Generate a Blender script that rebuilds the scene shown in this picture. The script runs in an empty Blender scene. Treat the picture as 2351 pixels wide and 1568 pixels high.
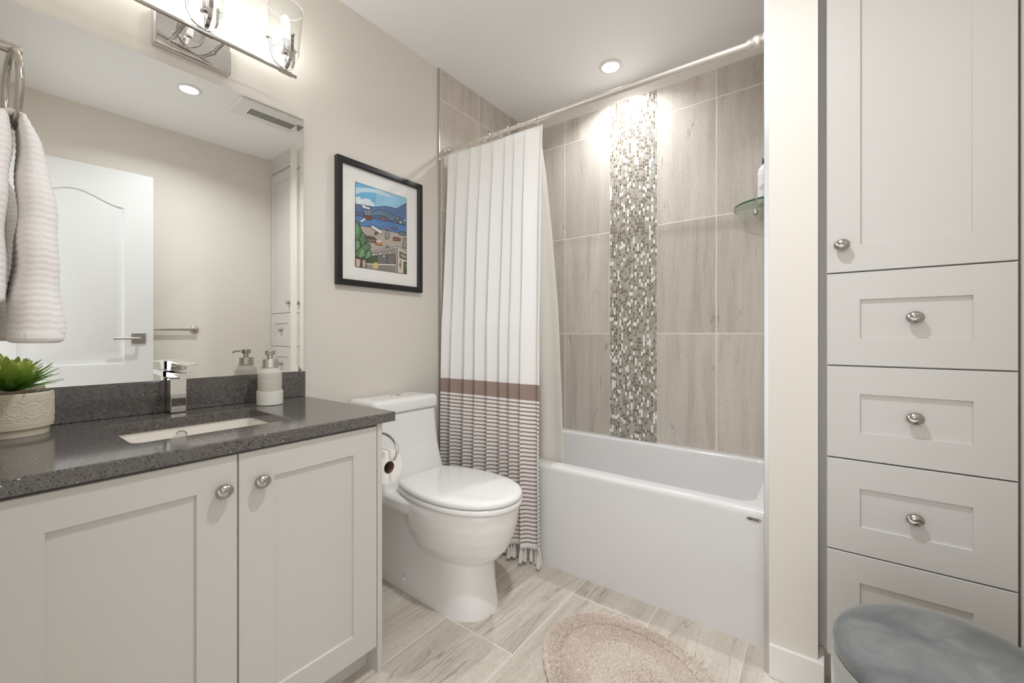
import bpy, math, random
import numpy as np
from mathutils import Vector, Matrix

# ------------------------------------------------------------------ camera, world, exposure
scene = bpy.context.scene
col = scene.collection
cam_d = bpy.data.cameras.new('camera'); cam = bpy.data.objects.new('camera', cam_d); col.objects.link(cam)
cam_d.sensor_width = 36; cam_d.sensor_fit = 'HORIZONTAL'
cam_d.lens = 36*964.68/2351
cam_d.shift_y = -(784-770.84)/2351
cam_d.clip_start = .02
cam.location = (1.6997, 0, 1.0514)
cam.rotation_euler = (math.pi/2, 0, .6417)
scene.camera = cam
world = bpy.data.worlds.new('hall_light'); scene.world = world; world.use_nodes = True
wbg = world.node_tree.nodes['Background']
wbg.inputs[0].default_value = (.97, .98, 1, 1); wbg.inputs[1].default_value = 1.5
DOWNLIGHT = 30.0       # radiance of the two recessed lenses
SPOT_ROOM, SPOT_TUB = 9.2, 5.4   # watts of the disk lamps under the recessed lenses
BULB = 35.0            # radiance of the three vanity bulbs
LAMP_TINT = (.93, .968, 1.0)
vs = scene.view_settings
vs.view_transform = 'Standard'; vs.look = 'None'; vs.exposure = 0.50; vs.gamma = 1.0; vs.use_curve_mapping = False
cy = scene.cycles
cy.use_denoising = True
cy.max_bounces = 14; cy.diffuse_bounces = 7; cy.glossy_bounces = 8; cy.transmission_bounces = 8; cy.transparent_max_bounces = 16
cy.sample_clamp_indirect = 6.0; cy.blur_glossy = .3

# ------------------------------------------------------------------ helpers
def lin(c):
    return tuple(((v/255)/12.92 if v/255 <= .04045 else ((v/255+.055)/1.055)**2.4) for v in c)

class Nodes:
    def __init__(s, m):
        s.nt = m.node_tree; s.n = s.nt.nodes; s.l = s.nt.links
    def new(s, t, **kw):
        nd = s.n.new(t)
        for k, v in kw.items(): setattr(nd, k, v)
        return nd
    def put(s, sock, v):
        if isinstance(v, bpy.types.NodeSocket): s.l.new(v, sock)
        else: sock.default_value = v
    def m(s, op, a, b=0.0, c=None):
        nd = s.new('ShaderNodeMath', operation=op)
        s.put(nd.inputs[0], a); s.put(nd.inputs[1], b)
        if c is not None: s.put(nd.inputs[2], c)
        return nd.outputs[0]
    def mix(s, f, a, b, bt='MIX'):
        nd = s.new('ShaderNodeMix', data_type='RGBA', blend_type=bt)
        s.put(nd.inputs[0], f)
        s.put(nd.inputs[6], a if isinstance(a, bpy.types.NodeSocket) else (*a, 1)); s.put(nd.inputs[7], b if isinstance(b, bpy.types.NodeSocket) else (*b, 1))
        return nd.outputs[2]
    def xyz(s, x, y, z=0.0):
        nd = s.new('ShaderNodeCombineXYZ')
        for i, v in enumerate((x, y, z)): s.put(nd.inputs[i], v)
        return nd.outputs[0]
    def noise(s, vec, scale, detail=2, rough=.5, dist=0):
        nd = s.new('ShaderNodeTexNoise'); s.put(nd.inputs['Vector'], vec)
        nd.inputs['Scale'].default_value = scale; nd.inputs['Detail'].default_value = detail
        nd.inputs['Roughness'].default_value = rough; nd.inputs['Distortion'].default_value = dist
        return nd.outputs[0]
    def white(s, vec):
        nd = s.new('ShaderNodeTexWhiteNoise'); nd.noise_dimensions = '3D'; s.put(nd.inputs['Vector'], vec)
        return nd.outputs
    def ramp(s, f, stops, interp='LINEAR'):
        nd = s.new('ShaderNodeValToRGB'); s.put(nd.inputs[0], f); r = nd.color_ramp; r.interpolation = interp
        while len(r.elements) < len(stops): r.elements.new(.5)
        for e, (p, c) in zip(r.elements, stops):
            e.position = p; e.color = (*c, 1) if len(c) == 3 else c
        return nd.outputs[0]
    def rng(s, v, a, b, c=0.0, d=1.0):
        nd = s.new('ShaderNodeMapRange'); s.put(nd.inputs[0], v)
        for i, q in enumerate((a, b, c, d)): s.put(nd.inputs[i+1], q)
        return nd.outputs[0]
    def obj(s):
        nd = s.new('ShaderNodeTexCoord'); sp = s.new('ShaderNodeSeparateXYZ'); s.l.new(nd.outputs['Object'], sp.inputs[0])
        return nd.outputs['Object'], sp.outputs
    def bump(s, h, strength=.2, dist=.002):
        nd = s.new('ShaderNodeBump'); s.put(nd.inputs['Height'], h)
        nd.inputs['Strength'].default_value = strength; nd.inputs['Distance'].default_value = dist
        return nd.outputs[0]

MATS = {}
def mat(name, color=(.8, .8, .8), rough=.5, metal=0.0, noise=0, nscale=60, spec=.5, coat=0, sheen=0, **kw):
    if name in MATS: return MATS[name]
    m = bpy.data.materials.new(name); m.use_nodes = True; MATS[name] = m
    N = Nodes(m); p = N.n['Principled BSDF']
    p.inputs['Base Color'].default_value = (*color, 1); p.inputs['Roughness'].default_value = rough
    p.inputs['Metallic'].default_value = metal; p.inputs['Specular IOR Level'].default_value = spec
    p.inputs['Coat Weight'].default_value = coat; p.inputs['Sheen Weight'].default_value = sheen
    for k, v in kw.items(): p.inputs[k].default_value = v
    if noise:
        o, _ = N.obj(); N.l.new(N.bump(N.noise(o, nscale, 3), noise, .001), p.inputs['Normal'])
    return m
def shader(name):
    m = bpy.data.materials.new(name); m.use_nodes = True; MATS[name] = m
    N = Nodes(m); return m, N, N.n['Principled BSDF']

class MB:
    """collects geometry in world coordinates for one mesh object"""
    def __init__(s): s.v = []; s.f = []; s.mi = []; s.uv = None
    def add(s, vs_, fs, mi=0):
        b = len(s.v); s.v += [tuple(q) for q in vs_]
        for f in fs: s.f.append(tuple(i+b for i in f)); s.mi.append(mi)
        return s
    def box(s, x0, x1, y0, y1, z0, z1, mi=0):
        v = [(x, y, z) for z in (z0, z1) for x, y in ((x0, y0), (x1, y0), (x1, y1), (x0, y1))]
        return s.add(v, [(3, 2, 1, 0), (4, 5, 6, 7), (0, 1, 5, 4), (1, 2, 6, 5), (2, 3, 7, 6), (3, 0, 4, 7)], mi)
    def loft(s, rings, c0=True, c1=True, mi=0, closed=True):
        n = len(rings[0]); v = [q for r in rings for q in r]; f = []
        for i in range(len(rings)-1):
            for j in range(n if closed else n-1):
                k = (j+1) % n; f.append((i*n+j, i*n+k, (i+1)*n+k, (i+1)*n+j))
        if c0: f.append(tuple(reversed(range(n))))
        if c1: f.append(tuple(range((len(rings)-1)*n, len(rings)*n)))
        return s.add(v, f, mi)
    def lathe(s, prof, c, axis=(0, 0, 1), n=32, mi=0, sx=1, sy=1):
        a = Vector(axis).normalized(); q = a.to_track_quat('Z', 'Y'); c = Vector(c); rings = []
        for r, h in prof:
            rings.append([c + q @ Vector((r*sx*math.cos(t), r*sy*math.sin(t), h)) for t in [2*math.pi*k/n for k in range(n)]])
        return s.loft(rings, prof[0][0] > 1e-6 or True, True, mi)
    def tube(s, pts, r, n=12, mi=0, closed=False):
        pts = [Vector(p) for p in pts]; rings = []; up = None; m = len(pts)
        for i, p in enumerate(pts):
            if closed: t = pts[(i+1) % m]-pts[i-1]
            else: t = pts[min(i+1, m-1)]-pts[max(i-1, 0)]
            t.normalize()
            if up is None: up = t.orthogonal().normalized()
            up = (up - t*up.dot(t)).normalized(); w = t.cross(up)
            rr = r[i] if isinstance(r, (list, tuple)) else r
            rings.append([p+(up*math.cos(a)+w*math.sin(a))*rr for a in [2*math.pi*k/n for k in range(n)]])
        if closed: rings.append(rings[0]); return s.loft(rings, False, False, mi)
        return s.loft(rings, True, True, mi)
    def prism(s, poly, fn, lo, hi, mi=0):
        """poly: 2-d outline; fn(a, b, h) -> point; extruded from lo to hi"""
        return s.loft([[fn(a, b, lo) for a, b in poly], [fn(a, b, hi) for a, b in poly]], True, True, mi)
    def grid(s, fn, nu, nv, mi=0, uv=None):
        b = len(s.v); v = [fn(i/nu, j/nv) for j in range(nv+1) for i in range(nu+1)]
        f = [(j*(nu+1)+i, j*(nu+1)+i+1, (j+1)*(nu+1)+i+1, (j+1)*(nu+1)+i) for j in range(nv) for i in range(nu)]
        if uv: s.uv = [uv(i/nu, j/nv) for j in range(nv+1) for i in range(nu+1)]
        return s.add(v, f, mi)
    def build(s, name, mats, parent=None, bevel=0, seg=3, smooth=True, angle=40, mods=None):
        me = bpy.data.meshes.new(name); me.from_pydata(s.v, [], s.f)
        mats = mats if isinstance(mats, (list, tuple)) else [mats]
        for m in mats: me.materials.append(m)
        me.polygons.foreach_set('material_index', s.mi)
        if s.uv:
            l = me.uv_layers.new(name='UVMap'); idx = np.empty(len(me.loops), np.int32); me.loops.foreach_get('vertex_index', idx)
            l.data.foreach_set('uv', np.array(s.uv, np.float32)[idx].ravel())
        me.validate(); me.update()
        import bmesh
        bm = bmesh.new(); bm.from_mesh(me); bmesh.ops.recalc_face_normals(bm, faces=bm.faces); bm.to_mesh(me); bm.free()
        o = bpy.data.objects.new(name, me); col.objects.link(o)
        if smooth:
            me.polygons.foreach_set('use_smooth', [True]*len(me.polygons)); me.set_sharp_from_angle(angle=math.radians(angle))
        if bevel:
            b = o.modifiers.new('bevel', 'BEVEL'); b.width = bevel; b.segments = seg; b.limit_method = 'ANGLE'; b.angle_limit = math.radians(40); b.harden_normals = False
        for t, kw in (mods or []):
            q = o.modifiers.new(t.lower(), t)
            for k, v in kw.items(): setattr(q, k, v)
        put(o, parent)
        return o
def put(o, parent):
    if parent is not None:
        o.parent = parent; o.matrix_parent_inverse = Matrix.Translation(-WL[parent.name])
WL = {}
def child(name, mesh, parent, loc, rot=(0, 0, 0)):
    """another object on shared mesh data, placed at a world location under parent"""
    o = bpy.data.objects.new(name, mesh); col.objects.link(o); o.location = loc; o.rotation_euler = rot; put(o, parent); return o
def tag(o, label, cat, group=None, kind=None):
    o['label'] = label; o['category'] = cat
    if group: o['group'] = group
    if kind: o['kind'] = kind
    return o
def thing(name, label, cat, loc, group=None):
    o = bpy.data.objects.new(name, None); col.objects.link(o); o.location = loc; o.empty_display_size = .05
    WL[o.name] = Vector(loc); return tag(o, label, cat, group)
def wl(o): WL[o.name] = Vector((0, 0, 0)); return o           # mesh parts that carry sub-parts
def struct(o, label, cat): return tag(o, label, cat, None, 'structure')
def rrect(a0, a1, b0, b1, r, n=6):
    out = []
    for ca, cb, t0 in ((a1-r, b1-r, 0), (a0+r, b1-r, 90), (a0+r, b0+r, 180), (a1-r, b0+r, 270)):
        for k in range(n+1):
            t = math.radians(t0+90*k/n); out.append((ca+r*math.cos(t), cb+r*math.sin(t)))
    return out
def lerp(a, b, t): return a+(b-a)*t
def interp(tab, x):
    xs = [q[0] for q in tab]
    if x <= xs[0]: return tab[0][1]
    for (a, p), (b, q) in zip(tab, tab[1:]):
        if x <= b:
            t = (x-a)/(b-a); return p+(q-p)*t
    return tab[-1][1]
def text_obj(name, body, size, fn, m, parent, align='CENTER', spacing=1.0, bold=0.0):
    c = bpy.data.curves.new(name, 'FONT'); c.body = body; c.size = size; c.align_x = align; c.align_y = 'CENTER'; c.space_character = spacing; c.offset = bold; c.resolution_u = 3
    t = bpy.data.objects.new(name+'_tmp', c); col.objects.link(t)
    bpy.context.view_layer.update()
    me = bpy.data.meshes.new_from_object(t.evaluated_get(bpy.context.evaluated_depsgraph_get()))
    bpy.data.objects.remove(t); bpy.data.curves.remove(c)
    for v in me.vertices: v.co = fn(v.co.x, v.co.y)
    me.name = name; me.materials.clear(); me.materials.append(m)
    o = bpy.data.objects.new(name, me); col.objects.link(o); put(o, parent); return o

# ------------------------------------------------------------------ materials
PAINT = lin((222, 216, 207))
def paint_mat(name, c, bump=.08):
    m, N, p = shader(name); o, _ = N.obj()
    p.inputs['Base Color'].default_value = (*c, 1); p.inputs['Roughness'].default_value = .55
    N.l.new(N.bump(N.noise(o, 220, 2), bump, .0008), p.inputs['Normal']); return m
M_wall = paint_mat('wall_paint', PAINT)
M_ceil = paint_mat('ceiling_paint', lin((243, 243, 244)), .12)
M_trim = mat('white_trim_paint', lin((232, 230, 227)), .35)
M_cab = mat('cabinet_paint', lin((201, 198, 193)), .38, noise=.02, nscale=400)
M_door = mat('door_paint', lin((217, 217, 216)), .35)
M_dark = mat('dark_gap', (.02, .018, .016), .8)
M_porc = mat('porcelain', lin((236, 235, 233)), .08, coat=.3)
M_acryl = mat('tub_acrylic', lin((221, 220, 219)), .12)
M_chrome = mat('chrome', (.78, .77, .76), .04, 1.0)
M_nickel = mat('brushed_nickel', (.43, .405, .38), .27, 1.0)
M_ring = mat('satin_nickel_ring', (.50, .465, .425), .22, 1.0)
M_satin = mat('satin_nickel_rod', (.84, .80, .745), .42, 1.0)
M_steel = mat('brushed_steel', (.56, .53, .50), .3, 1.0)
M_alu = mat('aluminium_trim', (.56, .56, .56), .34, 1.0)
M_black = mat('black_wood', (.012, .012, .012), .35, noise=.05, nscale=90)
M_matb = mat('mat_board', lin((236, 234, 230)), .6)
M_sink = mat('sink_porcelain', lin((238, 233, 225)), .1)
M_whiteplastic = mat('white_plastic', lin((238, 236, 232)), .4)
M_silicone = mat('silicone_sleeve', lin((226, 223, 215)), .6)
M_paper = mat('tissue_paper', lin((236, 233, 229)), .95, noise=.1, nscale=200)
M_core = mat('cardboard_core', lin((120, 92, 72)), .9)
M_soil = mat('potting_soil', lin((120, 96, 66)), .95, noise=.8, nscale=300)

def mirror_mat():
    m = bpy.data.materials.new('mirror_silver'); m.use_nodes = True; N = Nodes(m); N.n.remove(N.n['Principled BSDF'])
    g = N.new('ShaderNodeBsdfGlossy'); g.inputs['Color'].default_value = (.83, .835, .815, 1); g.inputs['Roughness'].default_value = 0
    N.l.new(g.outputs[0], N.n['Material Output'].inputs[0]); return m
M_mirror = mirror_mat()
def thin_glass(name, tint=(.97, .98, .97), base=.04, rough=0.0):
    m = bpy.data.materials.new(name); m.use_nodes = True; N = Nodes(m); N.n.remove(N.n['Principled BSDF'])
    t = N.new('ShaderNodeBsdfTransparent'); t.inputs[0].default_value = (*tint, 1)
    g = N.new('ShaderNodeBsdfGlossy'); g.inputs['Roughness'].default_value = rough
    lw = N.new('ShaderNodeLayerWeight'); lw.inputs[0].default_value = .5
    f = N.m('ADD', N.m('MULTIPLY', N.m('POWER', lw.outputs['Facing'], 3.5), .75), base)
    mx = N.new('ShaderNodeMixShader'); N.l.new(f, mx.inputs[0]); N.l.new(t.outputs[0], mx.inputs[1]); N.l.new(g.outputs[0], mx.inputs[2])
    N.l.new(mx.outputs[0], N.n['Material Output'].inputs[0]); return m
M_glass = thin_glass('clear_shade_glass')
M_shelf = thin_glass('shelf_glass', (.86, .91, .87), .05)
M_shelf_edge = mat('shelf_glass_edge', (.02, .09, .05), .08)
M_picglass = thin_glass('picture_glass', (1, 1, 1), .015)
def emis(name, c, s):
    m = bpy.data.materials.new(name); m.use_nodes = True; N = Nodes(m); N.n.remove(N.n['Principled BSDF'])
    e = N.new('ShaderNodeEmission'); e.inputs[0].default_value = (*c, 1); e.inputs[1].default_value = s
    N.l.new(e.outputs[0], N.n['Material Output'].inputs[0]); return m
M_down = emis('downlight_lens', (1, .99, .98), DOWNLIGHT)
M_bulb = emis('bulb_glow', (1, .985, .98), BULB)

def tile_mat(name, ui, vi, u0, uw, v0, vh, base, dark, light, grout, gw, rough, off=0.0, bright=.10, vein=1.0):
    """stone-look rectangular tiles with veins running along v"""
    m, N, p = shader(name); o, s = N.obj(); U, V = s[ui], s[vi]
    vn = N.m('DIVIDE', N.m('SUBTRACT', V, v0), vh); row = N.m('FLOOR', vn)
    un = N.m('ADD', N.m('DIVIDE', N.m('SUBTRACT', U, u0), uw), 0.0)
    c = N.m('FLOOR', un)
    if off:
        vn = N.m('ADD', vn, N.m('MULTIPLY', c, off)); row = N.m('FLOOR', vn)
    fu = N.m('MULTIPLY', N.m('FRACT', un), uw); fv = N.m('MULTIPLY', N.m('FRACT', vn), vh)
    d = N.m('MINIMUM', N.m('MINIMUM', fu, N.m('SUBTRACT', uw, fu)), N.m('MINIMUM', fv, N.m('SUBTRACT', vh, fv)))
    gm = N.m('SUBTRACT', 1.0, N.rng(d, gw*.4, gw*.7))
    ids = N.white(N.xyz(c, row, 3.7))
    idv = ids[0]
    sh = N.m('MULTIPLY', idv, 37.0)
    warp = N.m('MULTIPLY', N.m('SUBTRACT', N.noise(N.xyz(N.m('ADD', U, sh), V, sh), 2.2, 2), .5), .05)
    uw_ = N.m('ADD', U, warp)
    bands = N.noise(N.xyz(N.m('ADD', N.m('MULTIPLY', uw_, 17*vein), sh), N.m('MULTIPLY', V, 1.1), sh), 1.0, 5, .62)
    fine = N.noise(N.xyz(N.m('ADD', N.m('MULTIPLY', uw_, 75), sh), N.m('MULTIPLY', V, 3.6), sh), 1.0, 4, .65)
    grain = N.noise(N.xyz(N.m('MULTIPLY', U, 260), N.m('MULTIPLY', V, 60), sh), 1.0, 2, .6)
    colr = N.ramp(bands, [(.22, dark), (.5, base), (.80, light)])
    colr = N.mix(N.m('MULTIPLY', N.rng(fine, .3, .7), .45), colr, light)
    colr = N.mix(N.m('MULTIPLY', N.rng(grain, .55, .3), .35), colr, dark)
    cr = N.noise(N.xyz(N.m('ADD', N.m('MULTIPLY', uw_, 9*vein), sh), N.m('MULTIPLY', V, .75), N.m('ADD', sh, 5)), 1.0, 3, .5)
    crack = N.m('MULTIPLY', N.rng(N.m('ABSOLUTE', N.m('SUBTRACT', cr, .5)), .0065, .0015), N.rng(N.noise(N.xyz(U, V, sh), 5, 2), .5-.1*(1-vein)*4, .62-.1*(1-vein)*4))
    colr = N.mix(N.m('MULTIPLY', crack, .5), colr, tuple(q*.55 for q in dark))
    colr = N.mix(1.0, colr, N.ramp(idv, [(0, (1-bright,)*3), (1, (1+bright*.3,)*3)]), 'MULTIPLY')
    colr = N.mix(gm, colr, grout)
    N.l.new(colr, p.inputs['Base Color'])
    N.l.new(N.m('ADD', rough, N.m('MULTIPLY', gm, .4)), p.inputs['Roughness'])
    h = N.m('SUBTRACT', N.m('MULTIPLY', fine, .12), gm)
    N.l.new(N.bump(h, .5, .0012), p.inputs['Normal'])
    return m
TB, TD, TL_ = lin((198, 189, 179)), lin((166, 155, 144)), lin((216, 209, 201))
GR = lin((228, 221, 212))
M_tile_bl = tile_mat('wall_tile_beside_mosaic_left', 0, 2, .674-.3065*4, .3065, 1.0637-.603*4, .603, TB, TD, TL_, GR, .0048, .28)
M_tile_br = tile_mat('wall_tile_beside_mosaic_right', 0, 2, .9475-.3025*4, .3025, 1.0637-.603*4, .603, TB, TD, TL_, GR, .0048, .28)
M_tile_l = tile_mat('wall_tile_side', 1, 2, 1.927-.314*8, .314, 2.345-.603*6, .603, TB, TD, TL_, GR, .0048, .28)
M_floor = tile_mat('floor_tile', 0, 1, .872-.3065*8, .3065, 1.30-.61*6, .61, lin((204, 194, 181)), lin((156, 144, 131)), lin((226, 218, 206)), lin((222, 215, 204)), .0038, .33, off=.33, vein=.72)

def mosaic_mat():
    m, N, p = shader('glass_mosaic'); o, s = N.obj(); X, Z = s[0], s[2]
    cw, ch = .0116, .0205
    c = N.m('FLOOR', N.m('DIVIDE', X, cw)); fx = N.m('MULTIPLY', N.m('FRACT', N.m('DIVIDE', X, cw)), cw)
    zz = N.m('ADD', N.m('DIVIDE', Z, ch), N.white(N.xyz(c, 11.3, 0))[0])
    r = N.m('FLOOR', zz); fz = N.m('MULTIPLY', N.m('FRACT', zz), ch)
    d = N.m('MINIMUM', N.m('MINIMUM', fx, N.m('SUBTRACT', cw, fx)), N.m('MINIMUM', fz, N.m('SUBTRACT', ch, fz)))
    g = N.m('SUBTRACT', 1.0, N.rng(d, .0006, .0013))
    w = N.white(N.xyz(c, r, 2.2))[0]
    k = N.ramp(w, [(0, lin((112, 104, 90))), (.20, lin((148, 139, 127))), (.40, lin((160, 160, 149))), (.58, lin((176, 170, 160))), (.76, lin((132, 121, 108))), (.865, lin((240, 241, 237)))], 'CONSTANT')
    k = N.mix(N.m('MULTIPLY', N.noise(o, 120, 2), .12), k, lin((90, 84, 72)))
    N.l.new(N.mix(g, k, lin((196, 189, 178))), p.inputs['Base Color'])
    N.l.new(N.m('ADD', .1, N.m('MULTIPLY', g, .6)), p.inputs['Roughness'])
    tilt = N.m('MULTIPLY', N.m('MULTIPLY', N.white(N.xyz(c, r, 9.1))[0], fx), 60.0)
    N.l.new(N.bump(N.m('SUBTRACT', tilt, g), .45, .001), p.inputs['Normal'])
    return m
M_mosaic = mosaic_mat()

def quartz_mat():
    m, N, p = shader('grey_quartz'); o, s = N.obj()
    def flecks(scale, thr, seed, size):
        v = N.new('ShaderNodeTexVoronoi'); v.inputs['Scale'].default_value = scale; v.inputs['Randomness'].default_value = 1
        mp = N.new('ShaderNodeMapping'); mp.inputs['Location'].default_value = (seed, seed*.7, seed*.3); N.l.new(o, mp.inputs[0]); N.l.new(mp.outputs[0], v.inputs['Vector'])
        w = N.white(v.outputs['Position'])[0]
        return N.m('MULTIPLY', N.m('LESS_THAN', v.outputs['Distance'], size), N.m('GREATER_THAN', w, thr))
    base = N.ramp(N.noise(o, 90, 4, .6), [(.3, lin((86, 82, 80))), (.7, lin((112, 107, 103)))])
    base = N.mix(N.m('MULTIPLY', N.rng(N.noise(o, 500, 2), .55, .7), .5), base, lin((140, 134, 128)))
    base = N.mix(flecks(400, .50, 1.0, .34), base, lin((42, 38, 36)))
    base = N.mix(flecks(250, .80, 4.0, .36), base, lin((34, 30, 30)))
    base = N.mix(flecks(200, .978, 7.0, .25), base, lin((235, 232, 226)))
    N.l.new(base, p.inputs['Base Color']); p.inputs['Roughness'].default_value = .11
    return m
M_quartz = quartz_mat()

def velvet_mat(name, c, c2, sheen):
    m, N, p = shader(name); o, s = N.obj()
    n = N.noise(o, 9, 4, .6, .6)
    N.l.new(N.mix(N.rng(n, .35, .7), c, c2), p.inputs['Base Color']); p.inputs['Roughness'].default_value = .85
    p.inputs['Sheen Weight'].default_value = sheen; p.inputs['Sheen Roughness'].default_value = .35
    p.inputs['Specular IOR Level'].default_value = .2
    N.l.new(N.bump(N.noise(o, 700, 2), .25, .0006), p.inputs['Normal']); return m
M_velvet = velvet_mat('grey_velvet_seat', lin((98, 100, 100)), lin((130, 132, 131)), .35)
M_velvet2 = velvet_mat('pale_velvet_side', lin((150, 150, 144)), lin((166, 165, 158)), .4)

def curtain_mat():
    m, N, p = shader('curtain_cloth'); uv = N.new('ShaderNodeTexCoord').outputs['UV']
    sp = N.new('ShaderNodeSeparateXYZ'); N.l.new(uv, sp.inputs[0]); U, V = sp.outputs[0], sp.outputs[1]
    band = N.m('MULTIPLY', N.m('GREATER_THAN', V, .750), N.m('LESS_THAN', V, .825))
    st = N.m('LESS_THAN', N.m('FRACT', N.m('DIVIDE', N.m('SUBTRACT', .750, V), .0187)), .40)
    st = N.m('SUBTRACT', 1.0, N.m('LESS_THAN', N.m('FRACT', N.m('DIVIDE', N.m('SUBTRACT', .750, V), .0187)), .60))
    low = N.m('MULTIPLY', N.m('LESS_THAN', V, .750), N.m('GREATER_THAN', V, .085))
    k = N.m('MAXIMUM', band, N.m('MULTIPLY', st, low))
    hem = N.m('GREATER_THAN', U, N.m('SUBTRACT', 1.0, N.m('MULTIPLY', .022, N.rng(V, .62, .3))))
    k = N.m('MULTIPLY', k, N.m('SUBTRACT', 1.0, hem))
    weave = N.noise(N.xyz(N.m('MULTIPLY', U, 900), N.m('MULTIPLY', V, 900)), 1, 1)
    c = N.mix(k, lin((250, 249, 247)), lin((172, 150, 140)))
    d = N.new('ShaderNodeBsdfDiffuse'); t = N.new('ShaderNodeBsdfTranslucent'); x = N.new('ShaderNodeMixShader'); x.inputs[0].default_value = .18
    N.l.new(c, d.inputs[0]); N.l.new(c, t.inputs[0]); b = N.bump(weave, .15, .0006); N.l.new(b, d.inputs['Normal'])
    N.l.new(d.outputs[0], x.inputs[1]); N.l.new(t.outputs[0], x.inputs[2]); N.l.new(x.outputs[0], N.n['Material Output'].inputs[0])
    return m
M_curtain = curtain_mat()
def cloth_mat(name, c, trans):
    m, N, p = shader(name)
    d = N.new('ShaderNodeBsdfDiffuse'); t = N.new('ShaderNodeBsdfTranslucent'); x = N.new('ShaderNodeMixShader'); x.inputs[0].default_value = trans
    for q in (d, t): q.inputs[0].default_value = (*c, 1)
    N.l.new(d.outputs[0], x.inputs[1]); N.l.new(t.outputs[0], x.inputs[2]); N.l.new(x.outputs[0], N.n['Material Output'].inputs[0])
    return m
M_liner = cloth_mat('liner_cloth', lin((226, 221, 213)), .3)
M_tassel = cloth_mat('tassel_yarn', lin((238, 233, 226)), .15)
M_towel = mat('white_terry', lin((240, 236, 234)), .95, noise=.6, nscale=500, sheen=.3)
def rug_mat():
    m, N, p = shader('rug_cotton'); o, s = N.obj()
    r = N.new('ShaderNodeNewGeometry').outputs['Random Per Island']
    N.l.new(N.mix(r, lin((210, 197, 187)), lin((230, 219, 210))), p.inputs['Base Color']); p.inputs['Roughness'].default_value = .95
    p.inputs['Specular IOR Level'].default_value = .1
    return m
M_rug = rug_mat()
def leaf_mat():
    m, N, p = shader('succulent_leaf'); r = N.new('ShaderNodeNewGeometry').outputs['Random Per Island']
    uv = N.new('ShaderNodeTexCoord').outputs['UV']; sp = N.new('ShaderNodeSeparateXYZ'); N.l.new(uv, sp.inputs[0])
    outer = sp.outputs[0]; along = sp.outputs[1]
    inner_c = N.mix(along, lin((124, 164, 34)), lin((194, 204, 112)))
    outer_c = N.mix(along, lin((64, 124, 30)), lin((110, 164, 58)))
    c = N.mix(outer, inner_c, outer_c)
    c = N.mix(1.0, c, N.ramp(r, [(0, (.88, .9, .85)), (1, (1.15, 1.1, 1.1))]), 'MULTIPLY')
    N.l.new(c, p.inputs['Base Color']); p.inputs['Roughness'].default_value = .38
    p.inputs['Subsurface Weight'].default_value = 0.0
    return m
M_leaf = leaf_mat()
M_pot = mat('cream_ceramic', lin((208, 198, 180)), .55, noise=.05, nscale=300)
M_frost = None
def frost_mat():
    m = bpy.data.materials.new('frosted_glass'); m.use_nodes = True; N = Nodes(m); p = N.n['Principled BSDF']
    p.inputs['Base Color'].default_value = (*lin((245, 241, 233)), 1); p.inputs['Roughness'].default_value = .35
    t = N.new('ShaderNodeBsdfTransparent'); t.inputs[0].default_value = (.95, .96, .94, 1)
    x = N.new('ShaderNodeMixShader'); x.inputs[0].default_value = .5
    N.l.new(t.outputs[0], x.inputs[1]); N.l.new(p.outputs[0], x.inputs[2]); N.l.new(x.outputs[0], N.n['Material Output'].inputs[0]); return m
M_frost = frost_mat()
M_soap = mat('soap_liquid', lin((198, 190, 176)), .3)

# ------------------------------------------------------------------ room shell
H = 2.5135; XR = 2.078; YB = 2.3475; YN = .01
S = lambda b, n, m, l, c, **k: struct(b.build(n, m, **k), l, c)
S(MB().box(-.1, XR+.1, -1.0, YB+.1, -.08, 0), 'floor', M_floor, 'beige stone-look tiled bathroom floor', 'floor')
S(MB().box(-.1, XR+.1, -.13, YB+.1, H, H+.08), 'ceiling', M_ceil, 'plain white bathroom ceiling', 'ceiling')
S(MB().box(-.1, 0, -.13, YB+.1, 0, H), 'wall_left', M_wall, 'greige painted wall behind the mirror and toilet', 'wall')
S(MB().box(0, XR, YB+.010, YB+.1, 0, H), 'wall_back', M_wall, 'painted wall strip above the shower tile under the ceiling', 'wall')
S(MB().box(XR, XR+.1, -.13, YB+.1, 0, H), 'wall_right', M_wall, 'greige painted wall seen in the mirror, carrying the towel bar', 'wall')
nw = MB().box(0, 1.25, -.11, YN, 0, H).box(1.25, XR, -.11, YN, 2.15, H)
S(nw, 'wall_front', M_wall, 'greige painted wall with the doorway, carrying the towel ring', 'wall')
S(MB().box(1.557, 1.681, 1.527, YB+.01, 0, H), 'wall_divider', M_wall, 'narrow painted wall end between bathtub and tall cabinet', 'wall')
ZT = 2.4164
S(MB().box(.010, .674, YB, YB+.01, .40, ZT), 'wall_tile_back', M_tile_bl, 'stone-look tiles on the back shower wall left of the mosaic strip', 'wall tile', smooth=False)
S(MB().box(.9475, 1.545, YB, YB+.01, .40, ZT), 'wall_tile_back', M_tile_br, 'stone-look tiles on the back shower wall right of the mosaic strip', 'wall tile', smooth=False)
S(MB().box(.674, .9475, YB-.001, YB+.01, .40, ZT), 'wall_mosaic_back', M_mosaic, 'vertical strip of small glass mosaic on the back shower wall', 'mosaic', smooth=False)
S(MB().box(0, .010, 1.603, YB, 0, H), 'wall_tile_left', M_tile_l, 'stone-look tiles on the left shower wall behind the curtain', 'wall tile', smooth=False)
S(MB().box(1.545, 1.557, 1.540, YB, 0, ZT), 'wall_tile_right', M_tile_l, 'stone-look tiles on the right shower wall beside the glass shelf', 'wall tile', smooth=False)
S(MB().box(1.545, 1.557, 1.540, YB, ZT, H), 'trim_3', M_wall, 'painted strip above the tiles of the right shower wall', 'trim', smooth=False)
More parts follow.
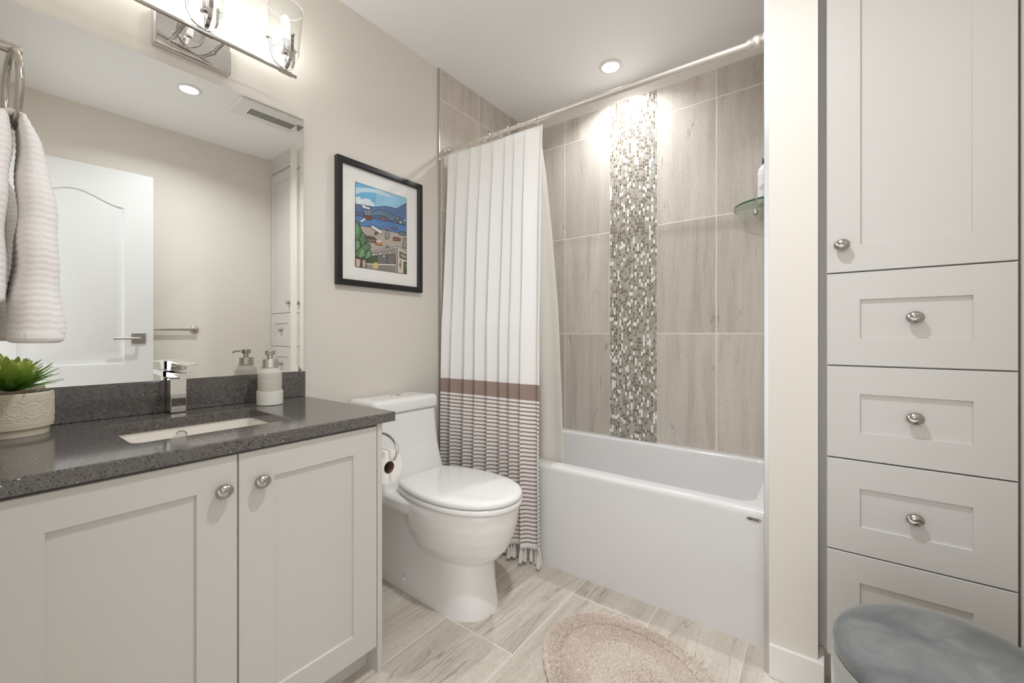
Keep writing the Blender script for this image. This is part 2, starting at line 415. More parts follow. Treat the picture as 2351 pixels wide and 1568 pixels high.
S(MB().box(0, .0125, 1.595, 1.603, 0, H), 'trim_1', M_alu, 'metal edge strip of the left shower tiles', 'trim', bevel=.001)
S(MB().box(1.544, 1.5575, 1.5275, 1.540, 0, H), 'trim_2', M_alu, 'metal edge strip of the right shower tiles at the wall end', 'trim', bevel=.001)
bb = MB().box(1.5585, 1.696, 1.512, 1.527, 0, .100).box(1.681, 1.696, 1.527, 1.598, 0, .100)
S(bb, 'baseboard_divider', M_trim, 'white baseboard around the foot of the narrow wall end', 'baseboard', bevel=.0025)
S(MB().box(0, .015, .875, 1.594, 0, .100), 'baseboard_left', M_trim, 'white baseboard on the wall behind the toilet', 'baseboard', bevel=.0025)
S(MB().box(XR-.015, XR, .05, 1.59, 0, .100), 'baseboard_right', M_trim, 'white baseboard on the right wall', 'baseboard', bevel=.0025)

# door, open against the right wall, seen in the mirror
def door():
    P0 = Vector((2.041, .02, 0)); P1 = Vector((1.995, .766, 0)); d = (P1-P0); W = d.length; d.normalize(); nrm = Vector((-d.y, d.x, 0))  # towards the room (-x)
    Z0, Z1 = .012, 2.125
    f = lambda a, b, h: P0 + d*a + nrm*h + Vector((0, 0, b))
    b = MB()
    def field(outline, depth):                                     # raised field inside a sunk moulding
        cx = sum(q[0] for q in outline)/len(outline); cz = sum(q[1] for q in outline)/len(outline)
        wx = max(q[0] for q in outline)-min(q[0] for q in outline); wz = max(q[1] for q in outline)-min(q[1] for q in outline)
        def ins(k): return [(cx+(q[0]-cx)*(1-2*k/wx), cz+(q[1]-cz)*(1-2*k/wz)) for q in outline]
        return [[f(a, c, h) for a, c in ins(k)] for k, h in ((0, 0), (.006, -.006), (.014, -.009), (.030, -.009), (.052, -.003))]
    def arch(x0, x1, z0, z1, rise):
        n = 24; top = [(lerp(x1, x0, k/n), z1 + rise*(.5-.5*math.cos(2*math.pi*k/n))) for k in range(n+1)]
        return [(x0, z0), (x1, z0)] + top
    xa, xb = .145, W-.145
    panels = [arch(xa, xb, .868, 1.885, .075), [(xa, .25), (xb, .25), (xb, .735), (xa, .735)]]
    rings = [field(p, .01) for p in panels]
    for r in rings: b.loft(r, False, True)
    # frame face around the panels (stiles, rails, arch spandrel)
    q = lambda pts: b.add([f(a, c, 0) for a, c in pts], [tuple(range(len(pts)))])
    q([(0, Z0), (xa, Z0), (xa, Z1), (0, Z1)]); q([(xb, Z0), (W, Z0), (W, Z1), (xb, Z1)])
    q([(xa, Z0), (xb, Z0), (xb, .25), (xa, .25)]); q([(xa, .735), (xb, .735), (xb, .868), (xa, .868)])
    top = panels[0][2:]
    for (a0, c0), (a1, c1) in zip(top, top[1:]): q([(a1, c1), (a0, c0), (a0, Z1), (a1, Z1)])
    th = -.035
    for pts in ([(0, Z0, 0), (W, Z0, 0), (W, Z0, th), (0, Z0, th)], [(0, Z1, 0), (W, Z1, 0), (W, Z1, th), (0, Z1, th)], [(0, Z0, 0), (0, Z1, 0), (0, Z1, th), (0, Z0, th)],
                [(W, Z0, 0), (W, Z1, 0), (W, Z1, th), (W, Z0, th)], [(0, Z0, th), (W, Z0, th), (W, Z1, th), (0, Z1, th)]):
        b.add([f(*p) for p in pts], [(0, 1, 2, 3)])
    o = struct(b.build('door_1', M_door, angle=25), 'white arched-panel door standing open, seen in the mirror', 'door'); wl(o)
    a0 = W-.076
    hb = MB(); hb.loft([[f(a, c, h) for a, c in rrect(a0-.036, a0+.036, 1.034-.036, 1.034+.036, .003)] for h in (.0005, .007)])
    plate = hb.build('rosette', M_nickel, o, bevel=.0015)
    hl = MB(); hl.tube([f(a0, 1.034, .006), f(a0, 1.034, .045)], .009, 16)
    hl.tube([f(a0+.006, 1.034, .047), f(a0-.02, 1.034, .050), f(a0-.125, 1.034, .050)], .0075, 12)
    hl.build('door_handle', M_nickel, o)
    hk = MB(); hk.tube([f(a0, 1.034, th), f(a0, 1.034, th-.035)], .009, 12); hk.tube([f(a0+.01, 1.034, th-.033), f(a0-.10, 1.034, th-.033)], .007, 12)
    hk.build('door_handle', M_nickel, o)
door()

# ------------------------------------------------------------------ shaker fronts and knobs
def shaker(name, a0, a1, z0, z1, fn, st, rail, parent, m=M_cab, th=.02, rec=.007):
    """front board with a square recessed field; fn(a, z, h) places it, h>0 towards the room"""
    b = MB(); A = (a0+st, a1-st); Z = (z0+rail[0], z1-rail[1])
    out = [(a0, z0), (a1, z0), (a1, z1), (a0, z1)]; inn = [(A[0], Z[0]), (A[1], Z[0]), (A[1], Z[1]), (A[0], Z[1])]
    e = .0015
    oute = [(a0+e, z0+e), (a1-e, z0+e), (a1-e, z1-e), (a0+e, z1-e)]
    inn2 = [(A[0]+e, Z[0]+e), (A[1]-e, Z[0]+e), (A[1]-e, Z[1]-e), (A[0]+e, Z[1]-e)]
    rings = [[fn(a, z, 0) for a, z in out], [fn(a, z, th-e) for a, z in out], [fn(a, z, th) for a, z in oute], [fn(a, z, th) for a, z in inn], [fn(a, z, th-rec) for a, z in inn2]]
    b.loft(rings, True, True)
    return wl(b.build(name, m, parent, angle=20))
def knob_mesh():
    b = MB()
    def fn(u, w):
        ph = math.pi*w; a = 2*math.pi*u; r = math.sin(ph)
        x, y, z = math.cos(ph), r*math.cos(a), r*math.sin(a)
        # two-armed swirl groove over the front
        d = (a-2.3-1.7*(1-r)+math.pi/2) % math.pi - math.pi/2
        k = 1-.17*math.exp(-(d*max(r, .12)/.20)**2)*min(1, max(0, (x+.25)*1.6))
        return (.0165+.0122*x*k, .0188*y*k, .0166*z*k)
    b.grid(fn, 56, 28)
    b.lathe([(.008, 0), (.008, .0015), (.0055, .004), (.005, .009), (.007, .012)], (0, 0, 0), (1, 0, 0), 20)
    o = b.build('knob', M_nickel, angle=60); me = o.data; bpy.data.objects.remove(o); return me
KNOB = knob_mesh()

# ------------------------------------------------------------------ vanity
XF = .581
van = thing('vanity_cabinet', 'white shaker vanity cabinet under the dark grey countertop', 'cabinet', (.29, .41, 0))
MB().box(.02, XF-.022, YN+.004, .030, .083, .7775).box(.02, XF-.022, .781, .797, .083, .7775).box(.02, XF-.022, .030, .781, .083, .099).box(.02, .030, .030, .781, .099, .60).box(XF-.045, XF-.022, .030, .781, .765, .7775).build('carcass', M_cab, van)
MB().box(.02, XF-.001, .7985, .8155, 0, .7775).build('side_panel', M_cab, van, bevel=.0012)
MB().box(.02, .520, YN+.004, .7985, 0, .083).build('toe_kick', M_cab, van)
fx = lambda a, z, h: (XF-.0215+h, a, z)
for a0, a1, kn in ((.021, .4095, .377), (.4125, .7965, .459)):
    d = shaker('door', a0, a1, .084, .770, fx, .081, (.075, .072), van)
    child('knob', KNOB, d, (XF-.0015, kn, .694))
ct = thing('countertop', 'speckled dark grey quartz countertop with sink cut-out', 'countertop', (.29, .43, .778))
def counter():
    b = MB(); X0, X1, Y0, Y1, Z0, Z1 = .0012, .590, YN+.001, .858, .7785, .8087
    hole = rrect(.150, .455, .246, .600, .022, 5); n = len(hole)
    out = []
    cx, cyy = .3025, .423
    for a, c in hole:                                              # matching outer outline
        dx, dy = a-cx, c-cyy; t = min((X1-cx)/dx if dx > 0 else (X0-cx)/dx if dx < 0 else 9, (Y1-cyy)/dy if dy > 0 else (Y0-cyy)/dy if dy < 0 else 9)
        out.append((cx+dx*t, cyy+dy*t))
    for k, cor in ((0, (X1, Y1)), (1, (X0, Y1)), (2, (X0, Y0)), (3, (X1, Y0))):   # snap the nearest point to every corner
        j = min(range(n), key=lambda i: (out[i][0]-cor[0])**2+(out[i][1]-cor[1])**2); out[j] = cor
    e = .0025; oi = [(min(max(a, X0+e), X1-e), min(max(c, Y0+e), Y1-e)) for a, c in out]
    R = lambda pts, z: [(a, c, z) for a, c in pts]
    hi = [(cx+(a-cx)*1.008, cyy+(c-cyy)*1.008) for a, c in hole]
    b.loft([R(hole, Z0), R(out, Z0), R(out, Z1-e), R(oi, Z1), R(hi, Z1), R(hole, Z1-.0015), R(hole, Z0)], False, False)
    return b.build('slab', M_quartz, ct, angle=30)
counter()
MB().box(.0012, .0205, YN+.001, .858, .8092, .9085).build('backsplash', M_quartz, ct, bevel=.0015)
sk = thing('undermount_sink', 'white undermount basin below the grey countertop cut-out', 'sink', (.30, .423, .63))
def sink():
    b = MB(); L = []
    for ins, z, r in ((-.03, .7775, .03), (-.004, .7775, .03), (-.004, .768, .03), (.004, .70, .04), (.012, .664, .05), (.035, .650, .05), (.09, .646, .05)):
        L.append([(a, c, z) for a, c in rrect(.150+ins, .455-ins, .246+ins, .600-ins, max(r, .002), 6)])
    b.loft(L, False, True)
    L2 = [[(a, c, z) for a, c in rrect(.150+i, .455-i, .246+i, .600-i, .03, 6)] for i, z in ((-.03, .777), (-.012, .70), (.02, .636))]
    b.loft(L2, False, True)
    b.build('basin', M_sink, sk, angle=60)
    q = MB(); q.lathe([(.0, .6465), (.016, .6470), (.0165, .650), (.022, .650), (.0235, .6462)], (.235, .423, 0), n=32); q.build('drain', M_chrome, sk, angle=30)
sink()
MB().lathe([(.0150, 0), (.0150, .002), (.0125, .003), (.0110, .0012), (0, .0012)], (.160, .414, .755), (.75, 0, .66), 32).build('overflow_ring', M_chrome, sk, angle=30)
# undermount: the basin seen in the photo lies shallow behind the cut-out
fa = thing('faucet', 'square chrome single-lever faucet behind the sink', 'faucet', (.06, .431, .809))
MB().box(.030, .066, .4105, .4535, .809, .918).build('body', M_chrome, fa, bevel=.003)
sp = MB(); sp.loft([[(x, y, z+zo) for y, z in rrect(.4095, .4545, 0, h, .004, 4)] for x, zo, h in ((.030, .918, .020), (.075, .9185, .019), (.150, .922, .016), (.158, .9225, .015))])
sp.build('spout', M_chrome, fa, angle=30)
hd = MB()
prof = [(.028, .941), (.062, .941), (.070, .950), (.074, .962), (.082, .966), (.172, .962), (.172, .9655), (.080, .9715), (.040, .974), (.028, .970)]
hd.loft([[(x, y, z) for x, z in prof] for y in (.4115, .4525)])
hd.build('lever_handle', M_chrome, fa, bevel=.0012, angle=30)
text_obj('maker_mark', 'riobel', .0085, lambda x, y: (.0663, .431+x, .822+y), mat('etched_mark', (.35, .34, .33), .4), fa)

# soap dispenser
def soap():
    cx, cyy, z = .122, .679, .8092
    t = thing('soap_dispenser', 'frosted foaming soap dispenser with steel pump and white sleeve by the mirror corner', 'soap dispenser', (cx, cyy, z))
    c = (cx, cyy, z)
    MB().lathe([(.0, .003), (.036, .003), (.038, .006), (.038, .105), (.0375, .112), (.034, .120), (.027, .1255), (.0255, .128), (.0255, .133)], c, n=48).build('bottle', M_frost, t, angle=50)
    MB().lathe([(.0, .004), (.0355, .004), (.0365, .008), (.0365, .078), (0, .078)], c, n=48).build('soap', M_soap, t, angle=40)
    MB().lathe([(.039, .0), (.0412, .002), (.0412, .048), (.0385, .0485), (.0385, .002)], c, n=48).build('sleeve', M_silicone, t, angle=40)
    MB().lathe([(.0, .131), (.0270, .131), (.0280, .1325), (.0265, .136), (.0265, .158), (.0255, .160), (0, .160)], c, n=48).build('collar', M_steel, t, angle=30)
    MB().lathe([(.0, .16), (.0095, .16), (.0095, .175), (0.0, .175)], c, n=24).lathe([(.0, .175), (.0165, .175), (.0168, .176), (.0168, .1895), (.016, .1905), (0, .1905)], c, n=32).build('pump_head', M_steel, t, angle=30)
    d = Vector((.87, -.49, 0)); p = Vector((cx, cyy, z+.184))
    MB().tube([p+d*.014, p+d*.035, p+d*.048+Vector((0, 0, -.001)), p+d*.056+Vector((0, 0, -.007))], [.0042, .0040, .0038, .0036], 12).build('nozzle', M_steel, t)
    a0 = math.atan2(-.42, .92)
    text_obj('printed_mark', 'harrower', .0075, lambda x, y: (cx+.0385*math.cos(a0-.12+x/.0385), cyy+.0385*math.sin(a0-.12+x/.0385), z+.088+y), M_whiteplastic, t)
soap()

# succulent in embossed pot
def plant():
    cx, cyy, z0 = .108, .092, .8092
    t = thing('potted_succulent', 'green succulent in a cream embossed pot on the countertop', 'potted plant', (cx, cyy, z0))
    rng = random.Random(4)
    def ridge(d, r0, w): return math.exp(-((d-r0)/w)**2)
    def relief(th, z):
        P = 2*math.pi/15; R = .068
        h = 0
        def loc(off, zc):
            k = round((th-off)/P); return ((th-off)-k*P)*R, z-zc
        x, y = loc(0, .056); d = math.hypot(x, y*.85)
        h += ridge(d, .0125, .0011)*1.0
        if d < .010: h += .55*max(0, math.cos(6*math.atan2(y, x)*1.0))**3*ridge(d, .005, .0028)+.5*ridge(d, 0, .0016)
        for zc, sg in ((.083, -1), (.030, 1)):
            x, y = loc(P/2, zc); yy = y*sg
            hx = abs(x)-.0045; d = math.hypot(hx*1.1, yy*1.35)
            h += ridge(d, .0075, .0011)*.9 + .5*ridge(math.hypot(hx, yy), .003, .001)
            tip = abs(abs(x)-max(0, (.013-yy))*.55) if -.002 < yy < .013 else 1
            h += .8*math.exp(-(tip/.0012)**2)
        Pb = 2*math.pi/42; k = round(th/Pb); x = (th-k*Pb)*R; y = z-.0155
        h += .8*ridge(math.hypot(x, y*.8), .0036, .0008)+.5*ridge(math.hypot(x, y*.6), 0, .0012)
        return h if .010 < z < .095 else h*0
    b = MB(); nth, nz = 420, 110
    # body profile with its own relief
    def prof(z): return interp([(0, .0605), (.012, .0620), (.0165, .0625), (.0170, .0665), (.02, .0685), (.098, .0690), (.103, .0682)], z)
    rings = []
    for j in range(nz+1):
        z = .103*j/nz; r = prof(z); zz = (z-.018)/.080*.095
        rings.append([(cx+(r+.0011*relief(2*math.pi*i/nth, zz) if z > .019 else r)*0+(r+(.0011*relief(2*math.pi*i/nth, zz) if z > .019 else 0))*math.cos(2*math.pi*i/nth),
                       cyy+(r+(.0011*relief(2*math.pi*i/nth, zz) if z > .019 else 0))*math.sin(2*math.pi*i/nth), z0+z) for i in range(nth)])
    for r, z in ((.0660, .1045), (.0640, .103), (.0632, .098), (.0630, .085)):
        rings.append([(cx+r*math.cos(2*math.pi*i/nth), cyy+r*math.sin(2*math.pi*i/nth), z0+z) for i in range(nth)])
    b.loft(rings, True, False); b.build('pot', M_pot, t, angle=70)
    MB().lathe([(0, .097), (.03, .0975), (.0625, .0945), (.0625, .090), (0, .090)], (cx, cyy, z0), n=40).build('soil', M_soil, t)
    lb = MB(); uvs = []
    def leaf(az, el, L, W, curl, outer, zb, rb):
        n = 9; base = Vector((cx+rb*math.cos(az), cyy+rb*math.sin(az), z0+.095+zb)); side = Vector((-math.sin(az), math.cos(az), 0)); p = base.copy(); e = el; vs_, fs = [], []
        for k in range(n+1):
            s = k/n; w = W*(math.sin(math.pi*min(1, .18+.80*s**.85))**.8 if s < 1 else 0)*(1 if s < .98 else 0.02)
            dirv = Vector((math.cos(az)*math.cos(e), math.sin(az)*math.cos(e), math.sin(e))); nrm = side.cross(dirv)
            cup = -W*.25*(1-s*.5)
            th = .0016*(1-s)+.0003
            vs_ += [p-side*w-nrm*cup*.5, p-nrm*(0)+nrm*th*0, p+side*w-nrm*cup*.5, p-nrm*(-cup*.2)+nrm*(-th)]
            if k < n: p = p+dirv*(L/n); e += curl/n
        for k in range(n):
            a = 4*k; c = a+4
            fs += [(a, a+1, c+1, c), (a+1, a+2, c+2, c+1), (a+2, a+3, c+3, c+2), (a+3, a, c, c+3)]
        lb.add(vs_, fs); uvs.extend([(outer, k/n) for k in range(n+1) for _ in range(4)])
    ga = 2.39996
    for i in range(64):
        q = i/63
        az = i*ga+rng.uniform(-.15, .15)
        leaf(az, lerp(1.42, .30, q**.75)+rng.uniform(-.08, .08), lerp(.084, .088, q)*rng.uniform(.85, 1.1), lerp(.0150, .0052, q**1.1), lerp(-.12, -.30, q)+rng.uniform(-.12, .12) if q > .2 else -.05, min(1, q*1.2), lerp(.014, .012, q), lerp(.003, .008, q))
    lb.uv = uvs; lb.build('leaves', M_leaf, t, angle=80)
plant()

# mirror
MT = math.tan(math.radians(.9)); mx = lambda x, y: x+(y-.012)*MT
mr = thing('wall_mirror', 'large frameless rectangular mirror on the wall over the sink', 'mirror', (.003, .43, 1.41))
Y0, Y1, Z0, Z1, BW = YN+.002, .8500, .9097, 1.9190, .026
MB().loft([[(mx(h, a), a, b) for a, b in ((Y0, Z0), (Y1, Z0), (Y1, Z1), (Y0, Z1))] for h in (.0003, .0052)]).build('backing', mat('mirror_edge', (.05, .055, .05), .3), mr)
MB().add([(mx(.0060, a), a, b) for a, b in ((Y0+BW, Z0+BW), (Y1-BW, Z0+BW), (Y1-BW, Z1-BW), (Y0+BW, Z1-BW))], [(0, 1, 2, 3)]).build('glass', M_mirror, mr, smooth=False)
o4 = [(Y0, Z0), (Y1, Z0), (Y1, Z1), (Y0, Z1)]; i4 = [(Y0+BW, Z0+BW), (Y1-BW, Z0+BW), (Y1-BW, Z1-BW), (Y0+BW, Z1-BW)]
bv = MB()
for k, tilt in ((0, .1), (1, 1.05), (2, .1), (3, .1)):               # the right-hand bevel is the steep one
    q = (k+1) % 4; up = BW*math.tan(math.radians(tilt))
    bv.add([(mx(.0060, a), a, b) for a, b in (i4[k], i4[q])]+[(mx(.0060, a)+up, a, b) for a, b in (o4[q], o4[k])]+[(mx(.0053, a), a, b) for a, b in (o4[k], o4[q])], [(0, 1, 2, 3), (3, 2, 5, 4)])
bv.build('bevel', M_mirror, mr, smooth=False)

# ------------------------------------------------------------------ vanity light
def sconce():
    YC = .486; XB = .120; ZB = 2.013
    t = thing('vanity_light', 'chrome bar vanity light with three clear glass shades above the mirror', 'wall light', (0, YC, ZB))
    def rr(x, i): return [(x, a, b) for a, b in rrect(YC-.106+i, YC+.106-i, 1.966+i, 2.078-i, .003, 3)]
    MB().loft([rr(.0005, 0), rr(.018, 0), rr(.026, .0006), rr(.029, .0022), rr(.030, .0045)]).build('back_plate', mat('polished_nickel', (.70, .68, .66), .03, 1.0), t, angle=50)
    MB().tube([(XB, YC-.286, ZB), (XB, YC+.286, ZB)], .0058, 20).build('bar', M_nickel_pol, t)
    for dy in (-.052, .052):
        MB().tube([(.030, YC+dy, ZB+.004), (XB, YC+dy, ZB)], .0058, 16).lathe([(.0085, 0), (.0085, .006), (.006, .008)], (.030, YC+dy, ZB+.004), (1, 0, 0), 20).build('arm', M_nickel_pol, t)
    for y in (YC-.247, YC, YC+.247):
        MB().tube([(XB, y-.021, ZB), (XB, y+.021, ZB)], .0082, 20).build('coupling', M_nickel_pol, t, angle=30)
        c = (XB, y, ZB)
        MB().lathe([(.0055, .004), (.0055, .060), (.008, .062)], c, n=16).lathe([(.0, .064), (.0135, .066), (.0150, .070), (.0150, .118), (.0, .118)], c, n=24).build('socket', M_chrome, t, angle=40)
        sh = MB().lathe([(.0438, .070), (.0450, .072), (.0585, .232), (.0580, .233), (.0433, .074)], c, n=48)
        sh.f = [f for f in sh.f if len(f) == 4]; sh.mi = [0]*len(sh.f)
        shade = wl(sh.build('glass_shade', M_glass, t, angle=60))
        for rr_, rh in ((.0445, .0712), (.0583, .2326)):
            MB().tube([(XB+rr_*math.cos(a), y+rr_*math.sin(a), ZB+rh) for a in [2*math.pi*k/48 for k in range(48)]], .0007, 6, closed=True).build('rim', mat('glass_rim', (.8, .82, .82), .05, .0, spec=.8), shade)
        cdir = Vector((.907, -.42, 0)); rdir = Vector((.42, .907, 0))
        for a in (26, 146, 266):
            dv = cdir*math.cos(math.radians(a))+rdir*math.sin(math.radians(a)); sv = Vector((-dv.y, dv.x, 0)); C = Vector(c)
            pts = [(.006, .012), (.020, .018), (.037, .034), (.0485, .062), (.0525, .118)]
            b = MB(); b.loft([[C+dv*(r-.0008)-sv*.0055+Vector((0, 0, h)), C+dv*(r+.0008)-sv*.0055+Vector((0, 0, h)), C+dv*(r+.0008)+sv*.0055+Vector((0, 0, h)), C+dv*(r-.0008)+sv*.0055+Vector((0, 0, h))] for r, h in pts])
            q = C+dv*.0500+Vector((0, 0, .112)); b.lathe([(.0032, 0), (.0032, .006), (.0048, .0065), (.0048, .010), (.004, .011)], q, dv, 14)
            b.build('bracket', M_nickel_pol, t, angle=35)
        MB().lathe([(.004, .118), (.009, .122), (.0135, .150), (.015, .172), (.0135, .190), (.008, .203), (.001, .208)], c, n=24).build('bulb', M_bulb, t, angle=60)
M_nickel_pol = mat('polished_nickel_dark', (.50, .475, .45), .10, 1.0)
sconce()

# ------------------------------------------------------------------ towel ring and towel on the near wall
RC = Vector((.30, .080, 1.580))
tr = thing('towel_ring', 'nickel towel ring on the wall left of the mirror holding a white towel', 'towel ring', (.30, YN, 1.66))
b = MB().lathe([(.030, 0), (.030, .008), (.026, .012), (.014, .014)], (.30, YN+.0005, 1.668), (0, 1, 0), 32); b.build('wall_plate', M_ring, tr, angle=30)
MB().lathe([(.0125, .010), (.0115, .05), (.0125, .075), (.011, .084), (.0, .086)], (.30, YN, 1.668), (0, 1, 0), 24).build('post', M_ring, tr, angle=30)
rp = []
for k in range(64):
    a = 2*math.pi*k/64; rp.append((RC.x+.075*math.cos(a)*math.cos(.084), RC.y+.075*math.cos(a)*math.sin(.084), RC.z+.080*math.sin(a)))
MB().tube(rp, .0062, 14, closed=True).build('ring', M_ring, tr)
def towel():
    ZR = RC.z-.080
    b = MB()
    def flap(tab, zb, sgn, xc):
        n, nz = 150, 190; rings = []
        for j in range(nz+1):
            z = lerp(zb, tab[-1][0], j/nz); y0, y1, hx = [interp([(r[0], r[i]) for r in tab], z) for i in (1, 2, 3)]
            ex = min(1, (j/nz)/.02)**.5 if j < nz*.02 else 1
            cyy, hy = (y0+y1)/2, (y1-y0)/2; ring = []
            for i in range(n):
                a = 2*math.pi*i/n; ca, sa = math.cos(a), math.sin(a)
                px = math.copysign(abs(ca)**.55, ca)*hx*(.9+.1*ex); py = math.copysign(abs(sa)**.8, sa)*hy*(.75+.25*ex)
                if z > zb+.022:
                    arc = a*(hx+hy)*.9; zq = z+.0016*math.sin(arc*60+z*9)
                    w = .0009*(math.sin(arc*2*math.pi/.0150+.8*math.sin(z*31))*.5+.5)*(math.sin(zq*2*math.pi/.0135)*.5+.5)+.0003*math.sin(zq*2*math.pi/.0135)
                    w += .0022*math.sin(z*23+px*30+sgn)+.0015*math.sin(z*51+1.7+a)
                else: w = .0004*math.sin(px*900)
                ring.append((xc+px+ca*w, cyy-.004+py+sa*w, z))
            rings.append(ring)
        b.loft(rings, True, True)
    top = 1.520
    flap([(1.036, .074, .157, .105), (1.10, .078, .153, .102), (1.20, .084, .149, .096), (1.30, .090, .144, .088), (1.40, .0905, .135, .075), (1.47, .0905, .122, .060), (1.50, .0900, .110, .052), (1.515, .0895, .104, .045), (top, .090, .098, .035)], 1.036, 1, .315)
    flap([(1.118, .014, .0735, .095), (1.20, .015, .0740, .09), (1.35, .020, .0770, .078), (1.45, .032, .0795, .064), (1.49, .045, .0800, .055), (1.513, .058, .0800, .046), (top, .066, .078, .036)], 1.118, -1, .31)
    # saddle over the ring
    MBs = b; n = 16
    rings = []
    for k in range(n+1):
        a = math.pi*k/n; yy = .080+.0155*math.cos(a); zz = ZR+.007+.012*math.sin(a)
        rings.append([(.31+q[0], yy+q[1]*.5*math.cos(a), zz+q[1]*.9*math.sin(a)) for q in [(.045*math.cos(t), .009*math.sin(t)) for t in [2*math.pi*i/20 for i in range(20)]]])
    b.loft(rings, True, True)
    o = b.build('hand_towel', M_towel, angle=80)
    tag(o, 'white waffle-weave hand towel draped through the towel ring', 'towel')
towel()

# ------------------------------------------------------------------ framed picture
def picture():
    Y0, Y1, Z0, Z1 = .994, 1.468, 1.274, 1.832; X1 = .024; fw = .026
    t = thing('framed_picture', 'black framed beach print with white mat above the toilet', 'picture', (0, 1.23, 1.55))
    prof = [(0, .001), (0, X1), (.004, X1+.001), (fw-.004, X1+.001), (fw, X1-.002), (fw, .001)]
    rings = [[(x, y, z) for y, z in ((Y0+i, Z0+i), (Y1-i, Z0+i), (Y1-i, Z1-i), (Y0+i, Z1-i))] for i, x in prof]
    MB().loft(rings+[rings[0]], False, False).build('frame', M_black, t, angle=25)
    MB().box(.001, .010, Y0+.02, Y1-.02, Z0+.02, Z1-.02).build('mat', M_matb, t)
    pb = MB(); mats = []; names = {}
    ya, yb, za, zb = 1.087, 1.374, 1.361, 1.742
    def M(px, py):                                                 # sketch units (read off the print) -> unit square
        s = (px-115)/732; top = 88+237*s; bot = 1338+97*s; tt = (py-top)/(bot-top)
        s2 = s*1250/(1110*(1-s)+1250*s); return (lerp(ya, yb, min(max(s2, 0), 1)), lerp(zb, za, min(max(tt, 0), 1)))
    lay = [0]
    def poly(c, pts, raw=False):
        if c not in names: names[c] = len(mats); mats.append(mat('ink_%02x%02x%02x' % c, lin(c), .5))
        lay[0] += 1; x = .0102+lay[0]*.00001
        P = [q if raw else M(*q) for q in pts]
        pb.add([(x, y, z) for y, z in P], [tuple(range(len(P)))], names[c])
    def line(pts, w=2.5, c=(52, 50, 52)):
        for (ax, ay), (bx, by) in zip(pts, pts[1:]):
            L = math.hypot(bx-ax, by-ay) or 1; nx, ny = -(by-ay)/L*w, (bx-ax)/L*w
            poly(c, [(ax-nx, ay-ny), (bx-nx, by-ny), (bx+nx, by+ny), (ax+nx, ay+ny)])
    def shape(c, pts, w=3.5): poly(c, pts); line(pts+[pts[0]], w)
    TL, TR, BR, BL = (115, 88), (847, 325), (847, 1435), (118, 1338)
    poly((150, 196, 224), [TL, TR, BR, BL])
    poly((110, 176, 214), [(115, 88), (115, 420), (360, 440), (385, 180)])
    poly((192, 216, 228), [(115, 175), (250, 170), (400, 190), (600, 270), (560, 300), (360, 235), (200, 235), (115, 275)])
    poly((216, 228, 232), [(115, 415), (115, 310), (170, 310), (190, 345), (230, 325), (290, 335), (320, 370), (350, 390), (355, 440)])
    shape((90, 114, 156), [(115, 414), (230, 432), (360, 448), (510, 430), (600, 450), (680, 470), (760, 430), (847, 395), (847, 720), (115, 600)])
    shape((96, 124, 146), [(310, 530), (380, 498), (440, 480), (520, 510), (620, 560), (740, 610), (847, 665), (847, 720), (560, 640), (300, 590)])
    shape((86, 108, 134), [(115, 528), (210, 548), (340, 580), (400, 566), (480, 580), (600, 660), (115, 610)])
    shape((84, 128, 180), [(115, 588), (220, 592), (400, 625), (600, 665), (760, 705), (847, 722), (847, 850), (640, 815), (480, 775), (170, 735), (115, 690)])
    for q in ((280, 670), (330, 690), (420, 700), (600, 740), (700, 760), (760, 790)): line([q, (q[0]+70, q[1]-12)], 2, (150, 180, 206))
    shape((182, 170, 158), [(115, 700), (170, 732), (480, 776), (640, 815), (847, 850), (847, 1435), (118, 1338)])
    # steamer
    poly((222, 224, 228), [(190, 425), (215, 415), (235, 440), (290, 455), (300, 490), (250, 480), (200, 470)])
    line([(190, 425), (215, 415), (235, 440), (290, 455), (300, 490), (250, 480), (200, 470), (190, 425)], 3)
    for x in (235, 262, 288): shape((214, 214, 214), [(x, 500), (x+14, 500), (x+14, 575), (x, 575)], 2.5)
    shape((126, 74, 58), [(218, 572), (312, 592), (316, 642), (246, 636), (224, 610)])
    shape((236, 236, 236), [(170, 660), (235, 612), (240, 640), (180, 686)], 2.5)
    shape((196, 92, 74), [(440, 640), (455, 604), (482, 596), (516, 628), (500, 640)], 3)
    # city front, barges, boats
    for k in range(6): shape((120, 134, 150), [(632+k*18, 680), (632+k*18, 620-6*(k % 3)), (646+k*18, 620-6*(k % 3)), (646+k*18, 684)], 2)
    poly((232, 234, 234), [(672, 600), (710, 606), (690, 616)]); poly((232, 234, 234), [(720, 668), (752, 664), (750, 688), (728, 684)]); poly((226, 230, 234), [(800, 640), (832, 632), (826, 660)])
    shape((100, 114, 130), [(590, 740), (640, 730), (700, 760), (680, 784), (610, 772)], 2.5)
    shape((110, 118, 122), [(712, 812), (790, 812), (847, 838), (847, 872), (720, 856)])
    # kayak, board figures, logs
    shape((224, 216, 210), [(296, 724), (330, 722), (466, 800), (458, 842), (420, 836), (310, 760)])
    shape((112, 108, 106), [(352, 830), (372, 810), (394, 830), (380, 852), (358, 850)])
    line([(372, 850), (350, 868)], 3); line([(372, 850), (396, 870)], 3)
    shape((158, 154, 152), [(508, 790), (556, 790), (560, 908), (500, 908)], 3); shape((206, 118, 100), [(516, 744), (548, 744), (548, 776), (518, 776)], 3); shape((176, 172, 170), [(502, 896), (538, 896), (530, 920), (506, 920)], 3)
    shape((136, 98, 84), [(622, 892), (700, 894), (742, 916), (740, 948), (624, 938)])
    shape((108, 98, 90), [(228, 872), (330, 884), (372, 915), (236, 906)]); shape((120, 108, 98), [(236, 906), (384, 930), (380, 975), (240, 968)])
